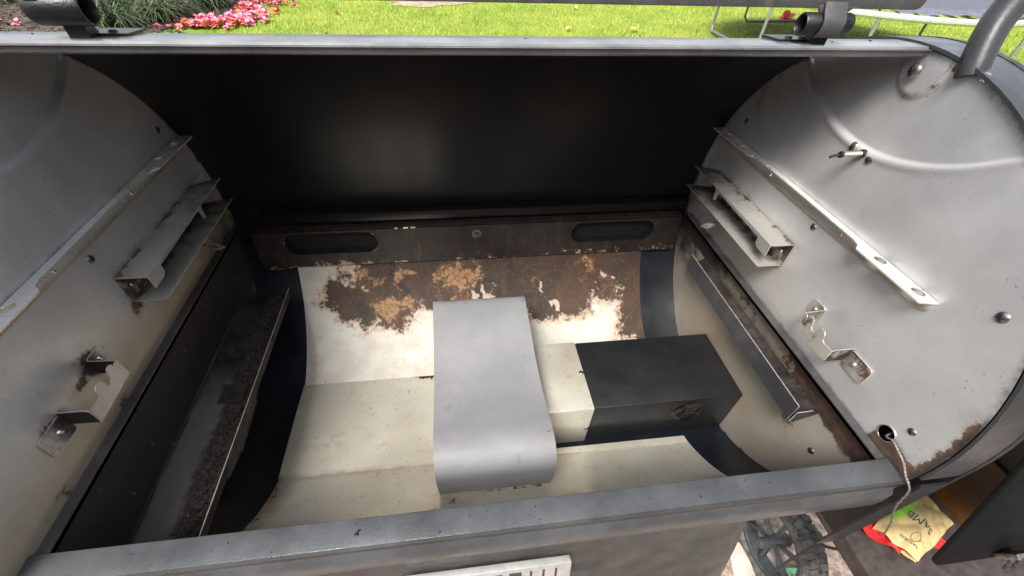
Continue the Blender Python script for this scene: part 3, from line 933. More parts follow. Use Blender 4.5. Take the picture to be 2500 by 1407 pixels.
def hanger(sx):
    X = lambda u: sx * (W - u)
    g = MB()
    g.edge_mi = 1
    t = 0.0011
    # feet on the wall
    g.plate([rrect(-0.1575, 0.0262, -0.1290, 0.0475, 0.004)], t, (X(0.0008), 0, 0), (0, 1, 0), (0, 0, 1))
    g.plate([rrect(-0.0790, 0.0385, -0.0600, 0.0560, 0.004)], t, (X(0.0008), 0, 0), (0, 1, 0), (0, 0, 1))
    # webs standing off the wall
    g.plate([[(0.0005, 0.0330), (0.0235, 0.0322), (0.0235, 0.0475), (0.0205, 0.0490), (0.0005, 0.0490)]], t, (X(0), -0.1290, 0), (-sx, 0, 0), (0, 0, 1))
    g.plate([[(0.0005, 0.0380), (0.0235, 0.0368), (0.0235, 0.0530), (0.0005, 0.0545)]], t, (X(0), -0.0790, 0), (-sx, 0, 0), (0, 0, 1))
    # notched face
    top = [(-0.0795, 0.0535), (-0.0830, 0.0535), (-0.0850, 0.0520), (-0.0858, 0.0555), (-0.0885, 0.0572), (-0.0925, 0.0560), (-0.0945, 0.0525), (-0.0955, 0.0478), (-0.0985, 0.0455), (-0.1020, 0.0462), (-0.1030, 0.0535), (-0.1050, 0.0560), (-0.1100, 0.0560), (-0.1130, 0.0530), (-0.1140, 0.0480), (-0.1170, 0.0465), (-0.1285, 0.0475)]
    bot = [(-0.1290, 0.0340), (-0.1270, 0.0330), (-0.0800, 0.0352), (-0.0795, 0.0365)]
    g.plate([top + bot], t, (X(0.0240), 0, 0), (0, 1, 0), (0, 0, 1))
    k = 1.0 if sx > 0 else 0.7
    g.stain(lambda v: ((0.95 if sx < 0 else 0.62) if (abs(v[0]) > W - 0.0238 and (abs(v[1] + 0.129) < 0.002 or abs(v[1] + 0.079) < 0.002)) else 0.15, k * (0.62 if v[1] < -0.1295 else 0.44), 0.3))  # shade of the webs painted in through the soot channel; the rest is dirt
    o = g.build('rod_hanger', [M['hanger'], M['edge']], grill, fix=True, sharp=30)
    fasten(RIVET, (X(0.0014), -0.1400, 0.0375), (-sx, 0, 0), o, 1.35)
    fasten(RIVET, (X(0.0014), -0.0690, 0.0470), (-sx, 0, 0), o, 1.2)
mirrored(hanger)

# temperature probe on the right plate
g = MB()
g.lathe([(0.0, 0.0), (0.0036, 0.0), (0.0038, 0.001), (0.0036, 0.003), (0.0028, 0.0034)], (W - 0.0002, -0.0076, 0.191), (-1, 0, 0), 16, 1)
g.tube([(W, -0.0076, 0.191), (W - 0.0225, -0.0076, 0.1905)], 0.0026, 14)
g.tube([(W - 0.0225, -0.0076, 0.1905), (W - 0.0250, -0.0076, 0.1904)], 0.0029, 14, 1)
g.tube([(W - 0.025, -0.0076, 0.1904), (W - 0.0300, -0.0072, 0.1893), (W - 0.0335, -0.0070, 0.1880)], 0.0013, 8, 1)
g.build('temperature_probe', [M['probe'], M['black']], grill)

# ---- gutters
g = MB()   # right: J channel
y0, y1 = -0.1515, 0.135
def rg(v):
    return (v[0], v[1], v[2])
sec = [(W - 0.0012, -0.0346), (0.340, -0.0460), (0.3352, -0.0495), (0.3346, -0.0265)]
for i in range(3):
    a_, b_ = sec[i], sec[i + 1]
    g.grid(8, 40, lambda u, v, a_=a_, b_=b_: (a_[0] + (b_[0] - a_[0]) * u, y0 + (y1 - y0) * v + (0.006 * (1 - v) if i == 2 else 0), a_[1] + (b_[1] - a_[1]) * u), 0)
g.stain(lambda v: (0.0, 0.35, 0))
rgut = g.build('grease_gutter', M['gut'], grill, sharp=30)
tag(rgut, label='narrow right grease gutter with grey lip')
g = MB()
g.edge_mi = 1
g.plate([[(-0.1455, -0.0520), (-0.1455, -0.0262), (0.135, -0.0262), (0.137, -0.045), (0.133, -0.0520)]], 0.0012, (0.3338, 0, 0), (0, 1, 0), (0, 0, 1))
g.plate([[(0.3342, -0.0520), (0.3585, -0.0440), (0.3585, -0.0375), (0.352, -0.0330), (0.3342, -0.0345)]], 0.0012, (0, -0.1485, 0), (1, 0, 0), (0, 0, 1))
g.build('gutter_lip', [M['gutlip'], M['edge']], rgut, fix=True)
g = MB()   # left: wide tray with caked corner
y0, y1 = -0.1935, 0.168
sec = [(-W + 0.0012, -0.0868), (-0.3120, -0.0905), (-0.3035, -0.0920), (-0.2950, -0.0900), (-0.2925, -0.0795)]
for i in range(4):
    a_, b_ = sec[i], sec[i + 1]
    def fn(u, v, a_=a_, b_=b_):
        x = a_[0] + (b_[0] - a_[0]) * u
        y = y0 + (y1 - y0) * v
        z = a_[1] + (b_[1] - a_[1]) * u
        if -0.334 < x < -0.2955:
            z += 0.0034 * (math.sin(y * 410 + x * 900) * math.sin(y * 173 + 2 * x * 700) + random.uniform(-.5, .5) * 0.7) * smoothstep(-0.334, -0.308, x)
        return (x, y, z)
    g.grid(16 if i < 1 else 6, 170, fn)
g.stain(lambda v: (0.70 * smoothstep(0.10, -0.06, v[1]) * smoothstep(-0.360, -0.354, v[0]) * smoothstep(-0.296, -0.306, v[0]) + 0.12, 0.95 * smoothstep(-0.338, -0.312, v[0] + 0.008 * mn.noise(Vector((v[1] * 45, 0, 3)))) * smoothstep(-0.2935, -0.300, v[0]), 0))
lgut = g.build('grease_gutter', M['gut'], grill, sharp=50)
tag(lgut, label='wide left grease gutter caked with ash')
g = MB()
g.edge_mi = 1
g.plate([[(-0.1935, -0.0800), (-0.1935, -0.0905), (0.160, -0.0905), (0.172, -0.0800)]], 0.0011, (-0.2919, 0, 0), (0, 1, 0), (0, 0, 1))
g.build('gutter_lip', [M['gut'], M['edge']], lgut, fix=True)
g = MB()   # drip tab welded to the tray
g.obox((-0.318, -0.017, -0.0885), (0.0135, 0.001, -0.001), (0, 0.014, 0), (0, 0, 0.0008))
g.obox((-0.310, -0.040, -0.0893), (0.0070, 0.001, -0.001), (0, 0.006, 0), (0, 0, 0.0007))
g.build('drip_tab', M['gut'], lgut, fix=True)

# ---- auger housing
g = MB()
xa, xb, ya, yb, za, zb = 0.1425, W - 0.0008, -0.0645, 0.0555, -0.2150, -0.1245
g.box((xa, ya, za), (xb, yb, zb))
aug = g.build('auger_housing', M['aug'], grill, fix=True, bevel=0.0018)
g = MB()
g.box((0.055, ya - 0.0012, za + 0.001), (xa - 0.0006, yb + 0.0012, zb + 0.0010))
sl = g.build('auger_sleeve', M['liner'], aug, fix=True, bevel=0.0016)
tag(sl, label='cream sheet metal sleeve on the auger housing')
fasten(SCREW, (0.1375, -0.0034, zb + 0.0010), (0, 0, 1), sl, 0.75)
fasten(SCREW, (0.1375, ya - 0.0012, -0.1735), (0, -1, 0), sl, 0.75)
g = MB()   # hidden fire pot under the shield
g.lathe([(0.052, 0.0), (0.052, 0.085), (0.046, 0.085), (0.046, 0.005)], (0, 0.0, -0.214), (0, 0, 1), 28)
g.build('fire_pot', M['dark'], grill)

# ================================================================== drip liner (lifts out)
liner = tag(empty('drip_liner', (0, 0, -0.205)), 'curved cream metal liner in the barrel floor with burnt brown back', 'grill liner')
def LP(o):
    o.location = (0, 0, 0.205)
    return o
burn = [(-0.216, -27.8), (-0.251, -31.5), (-0.258, -39.5), (-0.237, -42.3), (-0.232, -47.3), (-0.196, -48.7), (-0.193, -51.3), (-0.169, -48.3), (-0.163, -50.9), (-0.129, -52.3), (-0.111, -46.7), (-0.099, -42.2), (-0.075, -44.2), (-0.036, -53.0), (0.086, -50.6), (0.122, -52.9), (0.167, -51.9), (0.198, -49.2), (0.199, -43.0), (0.223, -45.7), (0.245, -43.7), (0.251, -39.9), (0.252, -50.5), (0.245, -62.7), (0.287, -64.1), (0.310, -60), (0.310, -18.0), (-0.194, -18.0), (-0.205, -23.7)]
BP = [(a, b * math.radians(1) * 0.238) for a, b in burn]
def seg_d(px, py, a, b):
    dx, dy = b[0] - a[0], b[1] - a[1]
    t = max(0, min(1, ((px - a[0]) * dx + (py - a[1]) * dy) / (dx * dx + dy * dy + 1e-12)))
    return math.hypot(px - a[0] - t * dx, py - a[1] - t * dy)
def signed(px, py):
    ins = False
    d = 9
    n_ = len(BP)
    for i in range(n_):
        a, b = BP[i], BP[(i + 1) % n_]
        d = min(d, seg_d(px, py, a, b))
        if (a[1] > py) != (b[1] > py) and px < (b[0] - a[0]) * (py - a[1]) / (b[1] - a[1]) + a[0]:
            ins = not ins
    return d if ins else -d
def arcp(x, thd):
    return (x, thd * math.radians(1) * 0.238)
TAN = [(-0.037, -32.6, 0.046, 1.0), (-0.005, -33.5, 0.030, 0.8), (-0.178, -30.0, 0.022, 0.95), (-0.128, -31.5, 0.020, 0.95), (-0.150, -42.8, 0.030, 0.95), (-0.128, -42.6, 0.022, 0.9), (0.192, -29.6, 0.034, 0.62), (0.105, -36, 0.02, 0.5), (0.225, -38, 0.025, 0.6), (-0.20, -31, 0.02, 0.7)]
CRM = [(0.226, -36.1, 0.016, 1.0), (0.128, -45.2, 0.013, 1.0), (0.21, -46.4, 0.018, 1.0), (0.017, -40.5, 0.016, 1.0), (-0.012, -40.8, 0.012, 0.9), (0.118, -39.5, 0.010, 0.8), (-0.20, -26.5, 0.03, 0.8)]
def warp(px, py, a, f, o=0.0):
    q = Vector((px * f, py * f, o))
    return px + a * mn.noise(q) + 0.45 * a * mn.noise(q * 2.3), py + a * mn.noise(q + Vector((9.1, 3.3, 0))) + 0.45 * a * mn.noise(q * 2.3 + Vector((5, 1, 7)))
def lstain(x, thd):
    px, py = arcp(x, thd)
    px, py = warp(px, py, 0.006, 70)
    d = signed(px, py)
    burnv = 0.5 + max(-0.5, min(0.5, d / 0.040))
    o = c = 0.0
    wx, wy = warp(px, py, 0.024, 38, 3.0)
    for a, b, r, k in TAN:
        q = arcp(a, b)
        o = max(o, k * max(0, 1.15 - math.hypot((wx - q[0]), (wy - q[1]) * 1.1) / r))
    for a, b, r, k in CRM:
        q = arcp(a, b)
        c = max(c, k * max(0, 1.2 - math.hypot((wx - q[0]) * 1.2, (wy - q[1]) * 0.8) / r))
    return (burnv, min(1, o), min(1, c))
g = MB()
NX, NA = 200, 70
TH0, TH1 = -22.6, -72.2
ar = []
def lf(u, v):
    x = -0.2865 + 0.5790 * u
    th = TH0 + (TH1 - TH0) * v
    y, z = cy(th, 0.2385)
    ar.append(lstain(x, th))
    return (x, y, z)
g.grid(NX, NA, lf)
nb = len(g.v)
# underside
g.add([(x, y * 1.0045, ZC + (z - ZC) * 1.0045) for x, y, z in g.v[:nb]], [f[::-1] for f in g.f])
g.attr = ar + ar
LP(g.build('back_sheet', M['burnt'], liner, sharp=60))
# flat floor sheet on the left with its crease
g = MB()
yb_, zb_ = cy(-72.2, 0.2385)
yf_, zf_ = cy(-111.0, 0.2385)
def fs_stain(v):
    return (0, 0.58 * max(0, 1 - math.hypot(v[0] + 0.095, v[1] - 0.068) / 0.03) + (0.38 if v[1] > 0.069 else 0), 0.6 * smoothstep(-0.078, -0.0866, v[1]) + 0.4 * smoothstep(-0.28, -0.288, v[0]))
g.grid(60, 24, lambda u, v: (-0.2880 + 0.2880 * u, yb_ + (yf_ - yb_) * v, zb_ + (zf_ - zb_) * v + 0.0010 * math.sin(PI * v)))
g.stain(fs_stain)
LP(g.build('floor_sheet', M['liner'], liner, sharp=60))
# front sheet curving up under the front rail, with a turned-up hem on the right
def fr_stain(v):
    k = 0.0
    th = math.degrees(math.atan2(v[2] - ZC, v[1]))
    if abs(th + 127.4) < 1.1 and -0.03 < v[0] < 0.06:
        k = 0.50
    k = max(k, 0.62 * max(0, 1 - math.hypot((v[0] + 0.055), (th + 131.5) * 0.004) / 0.022))
    k = max(k, 0.55 * max(0, 1 - math.hypot((v[0] + 0.075), (th + 135) * 0.004) / 0.02), 0.5 * max(0, 1 - math.hypot((v[0] + 0.115), (th + 128) * 0.004) / 0.02))
    k = max(k, 0.45 * smoothstep(-0.262, -0.284, v[0]))
    return (0, k, max(0.75 * smoothstep(-0.25, -0.285, v[0]), 0.7 * max(0, 1 - math.hypot((v[0] + 0.055), (th + 131.0) * 0.004) / 0.035), 0.5 * smoothstep(-114, -111, th)))
g = MB()
g.grid(120, 40, lambda u, v: (-0.2865 + 0.5755 * u, *cy(-111 - 42 * v, 0.2385)))
g.stain(fr_stain)
LP(g.build('front_sheet', M['liner'], liner, sharp=60))
g = MB()
ya_, za_ = cy(-111, 0.2385)
g.sheet([(ya_ + 0.0045, za_ - 0.0060), (ya_ + 0.0035, za_ + 0.0022), (ya_ - 0.0015, za_ + 0.0036), (ya_ - 0.0065, za_ + 0.0042)], 0.055, 0.2870, 0.001, 2)
LP(g.build('hem', M['liner'], liner, fix=True))

# ================================================================== heat shield
prof = [(0.1335, -0.120), (0.1260, -0.088), (0.1180, -0.0775), (0.1100, -0.0745), (0.095, -0.0760), (0.064, -0.0805), (0.030, -0.0862), (-0.0096, -0.0905), (-0.050, -0.0900), (-0.085, -0.0850), (-0.105, -0.0808), (-0.120, -0.0792), (-0.132, -0.0810), (-0.1410, -0.0870), (-0.1465, -0.0950), (-0.1492, -0.1050), (-0.1493, -0.120), (-0.1475, -0.140), (-0.1450, -0.155), (-0.1425, -0.1680)]
def catmull(P, k=5):
    P = [Vector(p) for p in P]
    out = []
    for i in range(len(P) - 1):
        p0, p1, p2, p3 = P[max(i - 1, 0)], P[i], P[i + 1], P[min(i + 2, len(P) - 1)]
        for j in range(k):
            t = j / k
            out.append(0.5 * ((2 * p1) + (p2 - p0) * t + (2 * p0 - 5 * p1 + 4 * p2 - p3) * t * t + (3 * p1 - p0 - 3 * p2 + p3) * t ** 3))
    out.append(P[-1])
    return out
g = MB()
g.sheet([tuple(q) for q in catmull(prof, 4)], -0.0705, 0.0690, 0.0016, 30)
def sh_stain(v):
    x, y, z = v
    rust = 0.62 * max(0, 1 - math.hypot(x - 0.062, (y + 0.115)) / 0.02)
    rust = max(rust, 0.50 * smoothstep(-0.157, -0.168, z) * (1 if y < 0 else 0))
    rust = max(rust, 0.40 * max(0, 1 - math.hypot(x + 0.066, y + 0.05) / 0.03))
    soot = 0.28 * max(0, 1 - math.hypot((x + 0.045), (y + 0.035)) / 0.035)
    soot = max(soot, 0.22 * max(0, 1 - math.hypot((x + 0.062), (y + 0.075)) / 0.03))
    n1 = mn.noise(Vector((x * 28, y * 28, 4.2))) + 0.5 * mn.noise(Vector((x * 60, y * 60, 1.2)))
    soot = max(soot, 0.26 * smoothstep(0.1, 0.6, n1), 0.30 * smoothstep(-0.010, -0.006, -abs(y - 0.108)) * smoothstep(0.0, 0.5, n1 + 0.3))
    return (soot, rust, 0.12 + 0.28 * smoothstep(0.0, 0.7, -n1))
g.stain(sh_stain)
sh = g.build('heat_shield', M['shield'], None, fix=True, sharp=50)
tag(sh, 'smooth bent grey sheet metal cover over the fire pot', 'heat shield')
for x, y, z in ((-0.0705, -0.1430, -0.1672), (0.0690, -0.1405, -0.1690), (-0.0465, -0.1432, -0.1672)):
    g = MB()
    g.lathe([(0.0, 0.0012), (0.0011, 0.0009), (0.0016, 0)], (x, y, z), (0, -0.6, 0.8), 10)
    g.build('locating_tab', M['dark'], sh)

# ================================================================== lid (rolled back)
lid = empty('lid', (0, 0, 0))
lid.parent = grill
g = MB()
RI, RO = 0.2430, 0.2466
pin = [cy(th, RI) for th in np.linspace(-2.5, 90.5, 60)]
pout = [cy(th, RO) for th in np.linspace(-2.5, 92.0, 60)]
nn = len(pin)
XL0, XL1 = -0.3597, 0.3597
g.add([(x, *q) for x in (XL0, XL1) for q in pin], [(j, nn + j, nn + j + 1, j + 1) for j in range(nn - 1)], 0)
g.add([(x, *q) for x in (XL0, XL1) for q in pout], [(j, j + 1, nn + j + 1, nn + j) for j in range(nn - 1)], 1)
g.build('lid_sheet', [M['lidin'], M['lidout']], lid)
g = MB()
lipp = [cy(84.0, RO + 0.0004), cy(88.0, RO + 0.0006), cy(91.2, RO + 0.0008)]
yl, zl = lipp[-1]
lipp += [(yl - 0.0004, zl - 0.0003), (yl + 0.0004, zl - 0.0048), (yl + 0.0010, zl - 0.0054), (yl + 0.010, zl - 0.0056)]
g.sheet(lipp, XL0, 0.3570, 0.0010, 2, flip=True)
g.build('lid_lip', M['lidout'], lid, fix=True, sharp=28)
# handle: bar on two open sockets
def socket(x0, x1, open_side, zc_, ro):
    yc_, ri = 0.001, ro * 0.80
    g = MB()
    L = x1 - x0
    if open_side < 0:
        prof = [(0.0, 0.012), (ri, 0.012), (ri, 0.0008), (ri + 0.0006, 0.0), (ro - 0.0006, 0.0), (ro, 0.0008), (ro, L - 0.0035), (ro * 0.93, L - 0.0012), (ro * 0.78, L), (0.0, L)]
    else:
        prof = [(0.0, 0.0), (ro * 0.78, 0.0), (ro * 0.93, 0.0012), (ro, 0.0035), (ro, L - 0.0008), (ro - 0.0006, L), (ri + 0.0006, L), (ri, L - 0.0008), (ri, L - 0.012), (0.0, L - 0.012)]
    g.lathe(prof, (x0, yc_, zc_), (1, 0, 0), 40)
    o = g.build('handle_socket', M['black'], lid, fix=True, sharp=40)
    xs_ = x1 - 0.0085 if open_side < 0 else x0 + 0.0085
    g = MB()
    g.plate([stadium(xs_, 0, 0.0085, 0.0028, 6)], 0.0012, (0, yc_ - ro * 0.80, zc_ + ro * 0.60), (1, 0, 0), (0, 0.6, 0.8))
    g.build('socket_slot', M['dark'], lid, fix=True)
    xm = (x0 + x1) / 2
    zb_ = zc_ - ro
    g = MB()
    g.obox((xm + 0.002, 0.006, (zb_ + 0.2715) / 2), (0.0062, 0, 0), (0, 0.005, -0.0008), (0, 0, (zb_ - 0.2715) / 2 + 0.0012))
    g.obox((xm + open_side * 0.010, 0.020, 0.2748), (0.0170, 0, 0), (0, 0.0120, -0.0008), (0, 0.00005, 0.0006))
    for dx in (0.004, 0.0155):
        g.lathe([(0.0, 0.0018), (0.0022, 0.0016), (0.0032, 0.0)], (xm + open_side * dx, 0.014, 0.2757), (0, 0.08, 1), 14)
    return g.build('handle_foot', M['black'], lid, fix=True)
socket(0.2420, 0.2825, -1, 0.2872, 0.0072)
socket(-0.2775, -0.2440, 1, 0.2905, 0.0092)
g = MB()
ZB = 0.2964
bar = rrect(-0.3370, ZB, 0.3370, ZB + 0.0165, 0.0060, 6)
g.plate([bar], 0.0075, (0, 0.004 - 0.1 * ZB, 0.0), (1, 0, 0), (0, 0.10, 1))
# strap hugging the right socket, flaring into the bar
zc_, ro_ = 0.2872, 0.0083
arc = [(0.001 - ro_ * math.cos(t), zc_ + ro_ * math.sin(t)) for t in np.linspace(-0.9, 0.95, 9)]
path = arc + [(-0.0016, ZB + 0.0010), (0.0003, ZB + 0.004)]
for x0, x1 in ((0.2535, 0.2715), (-0.2740, -0.2560)):
    if x0 < 0:
        continue
    g.sheet(path, x0, x1, 0.0014, 2)
    g.plate([[(x0 - 0.004, ZB + 0.002), (x0, ZB - 0.0035), (x1, ZB - 0.0035), (x1 + 0.012, ZB + 0.002)]], 0.0022, (0, 0.0008 - 0.1 * ZB, 0), (1, 0, 0), (0, 0.1, 1))
g.build('handle_bar', M['handle'], lid, fix=True, bevel=0.0006)
# curved tube standing on the right rim
g = MB()
path = [(0.3660, -0.0440, 0.2640), (0.3668, -0.0415, 0.2695), (0.3695, -0.0352, 0.2810), (0.3745, -0.0285, 0.2935), (0.3815, -0.0238, 0.3046), (0.3900, -0.0187, 0.3132), (0.402, -0.012, 0.322), (0.418, -0.004, 0.331)]
pp = [tuple(q) for q in catmull([Vector(p) for p in path], 4)]
g.tube(pp, [0.0092 + 0.0022 * i / (len(pp) - 1) for i in range(len(pp))], 28)
g.build('lid_arm', M['arm'], grill)
g = MB()
g.lathe([(0.0, 0.003), (0.0025, 0.0028), (0.0034, 0.0015), (0.0034, 0.0)], (W + 0.004, -0.0560, 0.2665), (-0.3, -0.35, 0.9), 14)
g.build('arm_rivet', M['rivet'], grill)

# ================================================================== front apron with badge, side shelf, wheel
g = MB()
def apr(u, v):
    z = -0.046 - 0.36 * v
    xr = 0.250 + 0.085 * v - 0.012 * smoothstep(0.25, 1.0, v)
    x = -0.36 + (xr + 0.36) * u
    edge = smoothstep(0.94, 1.0, u)
    y = -0.2440 - 0.042 * v + 0.020 * edge * edge
    # shallow stamped recess round the badge
    d = max(abs(x - 0.000) - 0.097, abs(z + 0.098) - 0.022)
    y += 0.0022 * smoothstep(0.004, -0.004, d)
    return (x, y, z)
g.grid(200, 60, apr)
ap = g.build('front_apron', M['apron'], grill, fix=False, sharp=60)
g = MB()
BY, BZ, BT = -0.2570, -0.0895, 0.25
g.plate([rrect(-0.095, -0.0140, 0.0585, 0.0140, 0.0015)], 0.0075, (0, BY, BZ), (1, 0, 0), (0, BT, 1))
bad = g.build('badge', M['badge'], ap, fix=True, bevel=0.0008)
g = MB()
def lettering(txt, size, fn, name, mat, parent, ext=0.0003):
    cu = bpy.data.curves.new('lettering', 'FONT')
    cu.body = txt
    cu.size = size
    cu.align_x = 'CENTER'
    cu.align_y = 'CENTER'
    to = bpy.data.objects.new('lettering', cu)
    COL.objects.link(to)
    dg = bpy.context.evaluated_depsgraph_get()
    me = bpy.data.meshes.new_from_object(to.evaluated_get(dg))
    bpy.data.objects.remove(to)
    for v in me.vertices:
        v.co = fn(v.co.x, v.co.y)
    me.materials.clear()
    return link(name, me, mat, parent, smooth=False)
for ch, xx in (('O', -0.048), ('B', -0.030), ('E', -0.012), ('I', 0.020), ('I', 0.032), ('I', 0.044)):
    lettering(ch, 0.024, lambda a, b, xx=xx: Vector((a + xx, BY - 0.0040 + BT * b, BZ - 0.0010 + b + 0.0008)), 'letter', M['badgedark'], bad)
g = MB()
g.plate([[(-0.0005, -0.008), (0.0110, -0.008), (0.0110, 0.009), (-0.0005, 0.009)]], 0.0006, (0, BY - 0.0040, BZ), (1, 0, 0), (0, BT, 1))
g.build('letter', M['badgedark'], bad)

# lower shelf and hopper at the right
g = MB()
g.box((0.5250, -0.46, -0.306), (0.900, 0.10, -0.300))
g.box((0.5250, -0.46, -0.330), (0.5290, 0.10, -0.306))
g.build('side_shelf', M['shelf'], grill, fix=True, bevel=0.001)
g = MB()
g.box((0.7200, -0.255, -0.2995), (0.7240, 0.05, -0.1900))
g.build('hopper_side', M['rustwall'], grill, fix=True)
g = MB()
g.box((0.7260, -0.235, -0.2990), (0.95, 0.22, 0.04))
g.box((0.425, -0.10, -0.16), (0.7255, 0.20, 0.03))
g.build('hopper', M['black'], grill, fix=True, bevel=0.004)
# tilted dark door in front of the shelf
g = MB()
u = Vector((1, 0, 0))
P1, P2 = Vector((0.5, -0.2409, -0.0207)), Vector((0.5, -0.2860, -0.1760))
vv = (P2 - P1)
Ld = vv.length
vv.normalize()
loop = [(0, -0.06), (0.30, -0.06)] + [(0.30, Ld)] + [(0.0 + 0.012 - 0.012 * math.sin(t), Ld - 0.012 + 0.012 * math.cos(t)) for t in np.linspace(0, PI / 2, 6)]
g.plate([loop[::-1]], 0.006, P1, u, vv)
door = g.build('hopper_door', M['door'], grill, fix=True, bevel=0.0012)
g = MB()
lc = P2 + Vector((0.085, -0.006, 0.024))
g.obox(lc, (0.012, 0, 0.001), (0, -0.004, 0.012), (0, 0.003, 0.001))
g.obox(lc + Vector((0.010, -0.005, -0.022)), (0.0022, 0, 0), (0.006, -0.003, -0.014), (0, 0.002, 0))
g.obox(lc + Vector((0.022, -0.005, -0.022)), (0.0022, 0, 0), (0.006, -0.003, -0.014), (0, 0.002, 0))
g.tube([lc + Vector((0.020, 0.0, 0.004)), lc + Vector((0.04, -0.004, -0.002)), lc + Vector((0.052, -0.008, -0.018))], 0.004, 10)
g.build('door_latch', M['screw'], door, fix=True, bevel=0.0006)

# wheel under the right end
WC = Vector((0.700, -0.123, -0.722))
wheel = empty('wheel', WC)
wheel.parent = grill
def WL(o):
    o.location = -WC
    return o
g = MB()
ro, rw = 0.128, 0.034
prof = [(0.096, -0.018), (0.102, -0.024), (0.114, -0.026), (0.123, -0.021), (0.126, -0.012), (0.1265, 0.0), (0.126, 0.012), (0.123, 0.021), (0.114, 0.026), (0.102, 0.024), (0.096, 0.018)]
g.lathe(prof, WC, (1, 0, 0), 72)
for i in range(40):
    a = 2 * PI * i / 40
    for s_ in (-1, 1):
        b = a + (PI / 40 if s_ > 0 else 0)
        er = Vector((0, math.cos(b), math.sin(b)))
        et = Vector((0, -math.sin(b), math.cos(b)))
        g.obox(WC + er * 0.1255 + Vector((s_ * 0.0125, 0, 0)), Vector((0.0090, 0, 0)) + et * 0.002 * s_, et * 0.0074, er * 0.0030)
        g.obox(WC + er * 0.118 + Vector((s_ * 0.0240, 0, 0)), Vector((0.0020, 0, 0)), et * 0.0065, er * 0.006)
WL(g.build('tyre', M['tyre'], wheel, fix=True, bevel=0.0))
g = MB()
g.lathe([(0.096, -0.017), (0.090, -0.019), (0.085, -0.015), (0.085, 0.015), (0.090, 0.019), (0.096, 0.017)], WC, (1, 0, 0), 60)
WL(g.build('wheel_rim', M['rim'], wheel))
for i in range(6):
    a = 2 * PI * i / 6 + 0.35
    er = Vector((0, math.cos(a), math.sin(a)))
    et = Vector((0, -math.sin(a), math.cos(a)))
    g = MB()
    g.obox(WC + er * 0.050 + Vector((-0.004, 0, 0)), er * 0.036, et * 0.0040, Vector((0.006, 0, 0)))
    WL(g.build('spoke', M['rim'], wheel, fix=True, bevel=0.0015))
g = MB()
g.lathe([(0.0, -0.045), (0.010, -0.045), (0.0125, -0.042), (0.014, -0.012), (0.018, 0.0), (0.018, 0.03), (0, 0.03)], WC, (1, 0, 0), 28)
g.tube([WC + Vector((0.02, 0, 0)), WC + Vector((0.12, 0, 0))], 0.011, 16)
WL(g.build('hub', M['rim'], wheel))
# leg behind the wheel
for x, y in ((0.405, 0.16), (-0.435, -0.20), (-0.435, 0.16)):
    g = MB()
    g.box((x, y, -0.845), (x + 0.03, y + 0.04, -0.165))
    g.build('leg', M['black'], grill, fix=True, bevel=0.002)

# ================================================================== loose things at the lower right
# braided probe lead out of the cable hole
pts = [(0.392, -0.2045, 0.0150), (0.372, -0.2045, 0.0148), (0.3575, -0.2075, 0.0150), (0.3555, -0.2145, 0.0190), (0.3545, -0.2230, 0.0175), (0.3545, -0.2330, 0.0140), (0.3530, -0.2425, 0.0085), (0.3545, -0.2500, 0.0030), (0.3600, -0.2525, -0.0080), (0.3720, -0.2545, -0.0400), (0.4050, -0.2565, -0.0900), (0.4550, -0.2520, -0.1600), (0.5100, -0.2400, -0.2250), (0.5560, -0.2270, -0.2740), (0.5640, -0.2250, -0.2830)]
g = MB()
fine = [tuple(q) for q in catmull(pts, 8)]
for ph in (0.0, PI):          # two twisted strands
    tw = []
    for i, q in enumerate(fine):
        tw.append((q[0] + 0.00045 * math.cos(i * 1.3 + ph), q[1] + 0.00045 * math.sin(i * 1.3 + ph), q[2] + 0.0002 * math.cos(i * 1.3 + ph)))
    g.tube(tw, 0.00062, 8)
tag(g.build('probe_lead', M['cable']), 'braided silver wire hanging from the round hole over the right rim', 'wire')

def bagmap(a, b, lift=0.0):
    """a along the long side 0..1, b across 0..1; crumpled packet lying on the shelf"""
    A, B, C, D = Vector((0.568, -0.216, 0)), Vector((0.690, -0.160, 0)), Vector((0.700, -0.223, 0)), Vector((0.602, -0.266, 0))
    p = (A * (1 - a) + B * a) * (1 - b) + (D * (1 - a) + C * a) * b
    z = -0.2945 + 0.0150 * math.sin(PI * min(1, max(0, a))) ** 0.6 * math.sin(PI * min(1, max(0, b))) ** 0.6
    z += 0.0036 * math.sin(9 * a + 5 * b) * math.sin(7 * b - 3 * a) + 0.0026 * abs(math.sin(8 * a - 7 * b)) + 0.0014 * abs(math.sin(17 * a + 6 * b))
    p += Vector((0.0012 * math.sin(14 * b), 0.0015 * math.sin(11 * a), 0))
    return Vector((p.x, p.y, z + 0.003 + lift))
g = MB()
g.grid(40, 28, lambda u, v: tuple(bagmap(u, v)))
nb = len(g.v)
g.add([(x, y, min(z - 0.0015, -0.2965)) for x, y, z in g.v[:nb]], [f[::-1] for f in g.f])
bagm = g.mi
for k, f in enumerate(g.f):
    i = f[0] % nb
    u_, v_ = (i % 40) / 39, (i // 40) / 27
    if v_ < 0.20 - 0.06 * math.sin(8 * u_) and u_ > 0.22:
        g.mi[k] = 1
bag = g.build('paper_bag', [M['kraft'], M['green']], None, sharp=80)
tag(bag, 'crumpled beige paper seed bag with green top on brown shelf', 'paper bag')
def bagtext(txt, ca, cb, size):
    # the print runs across the bag (towards the back), its top towards the left end
    return lettering(txt, size, lambda x, y: bagmap(ca - y / 0.125, cb - x / 0.072, 0.0007), 'print', M['ink'], bag)
bagtext('SAMB', 0.46, 0.50, 0.017)
bagtext('NATURAL', 0.10, 0.62, 0.0065)
g = MB()
m_ = 36
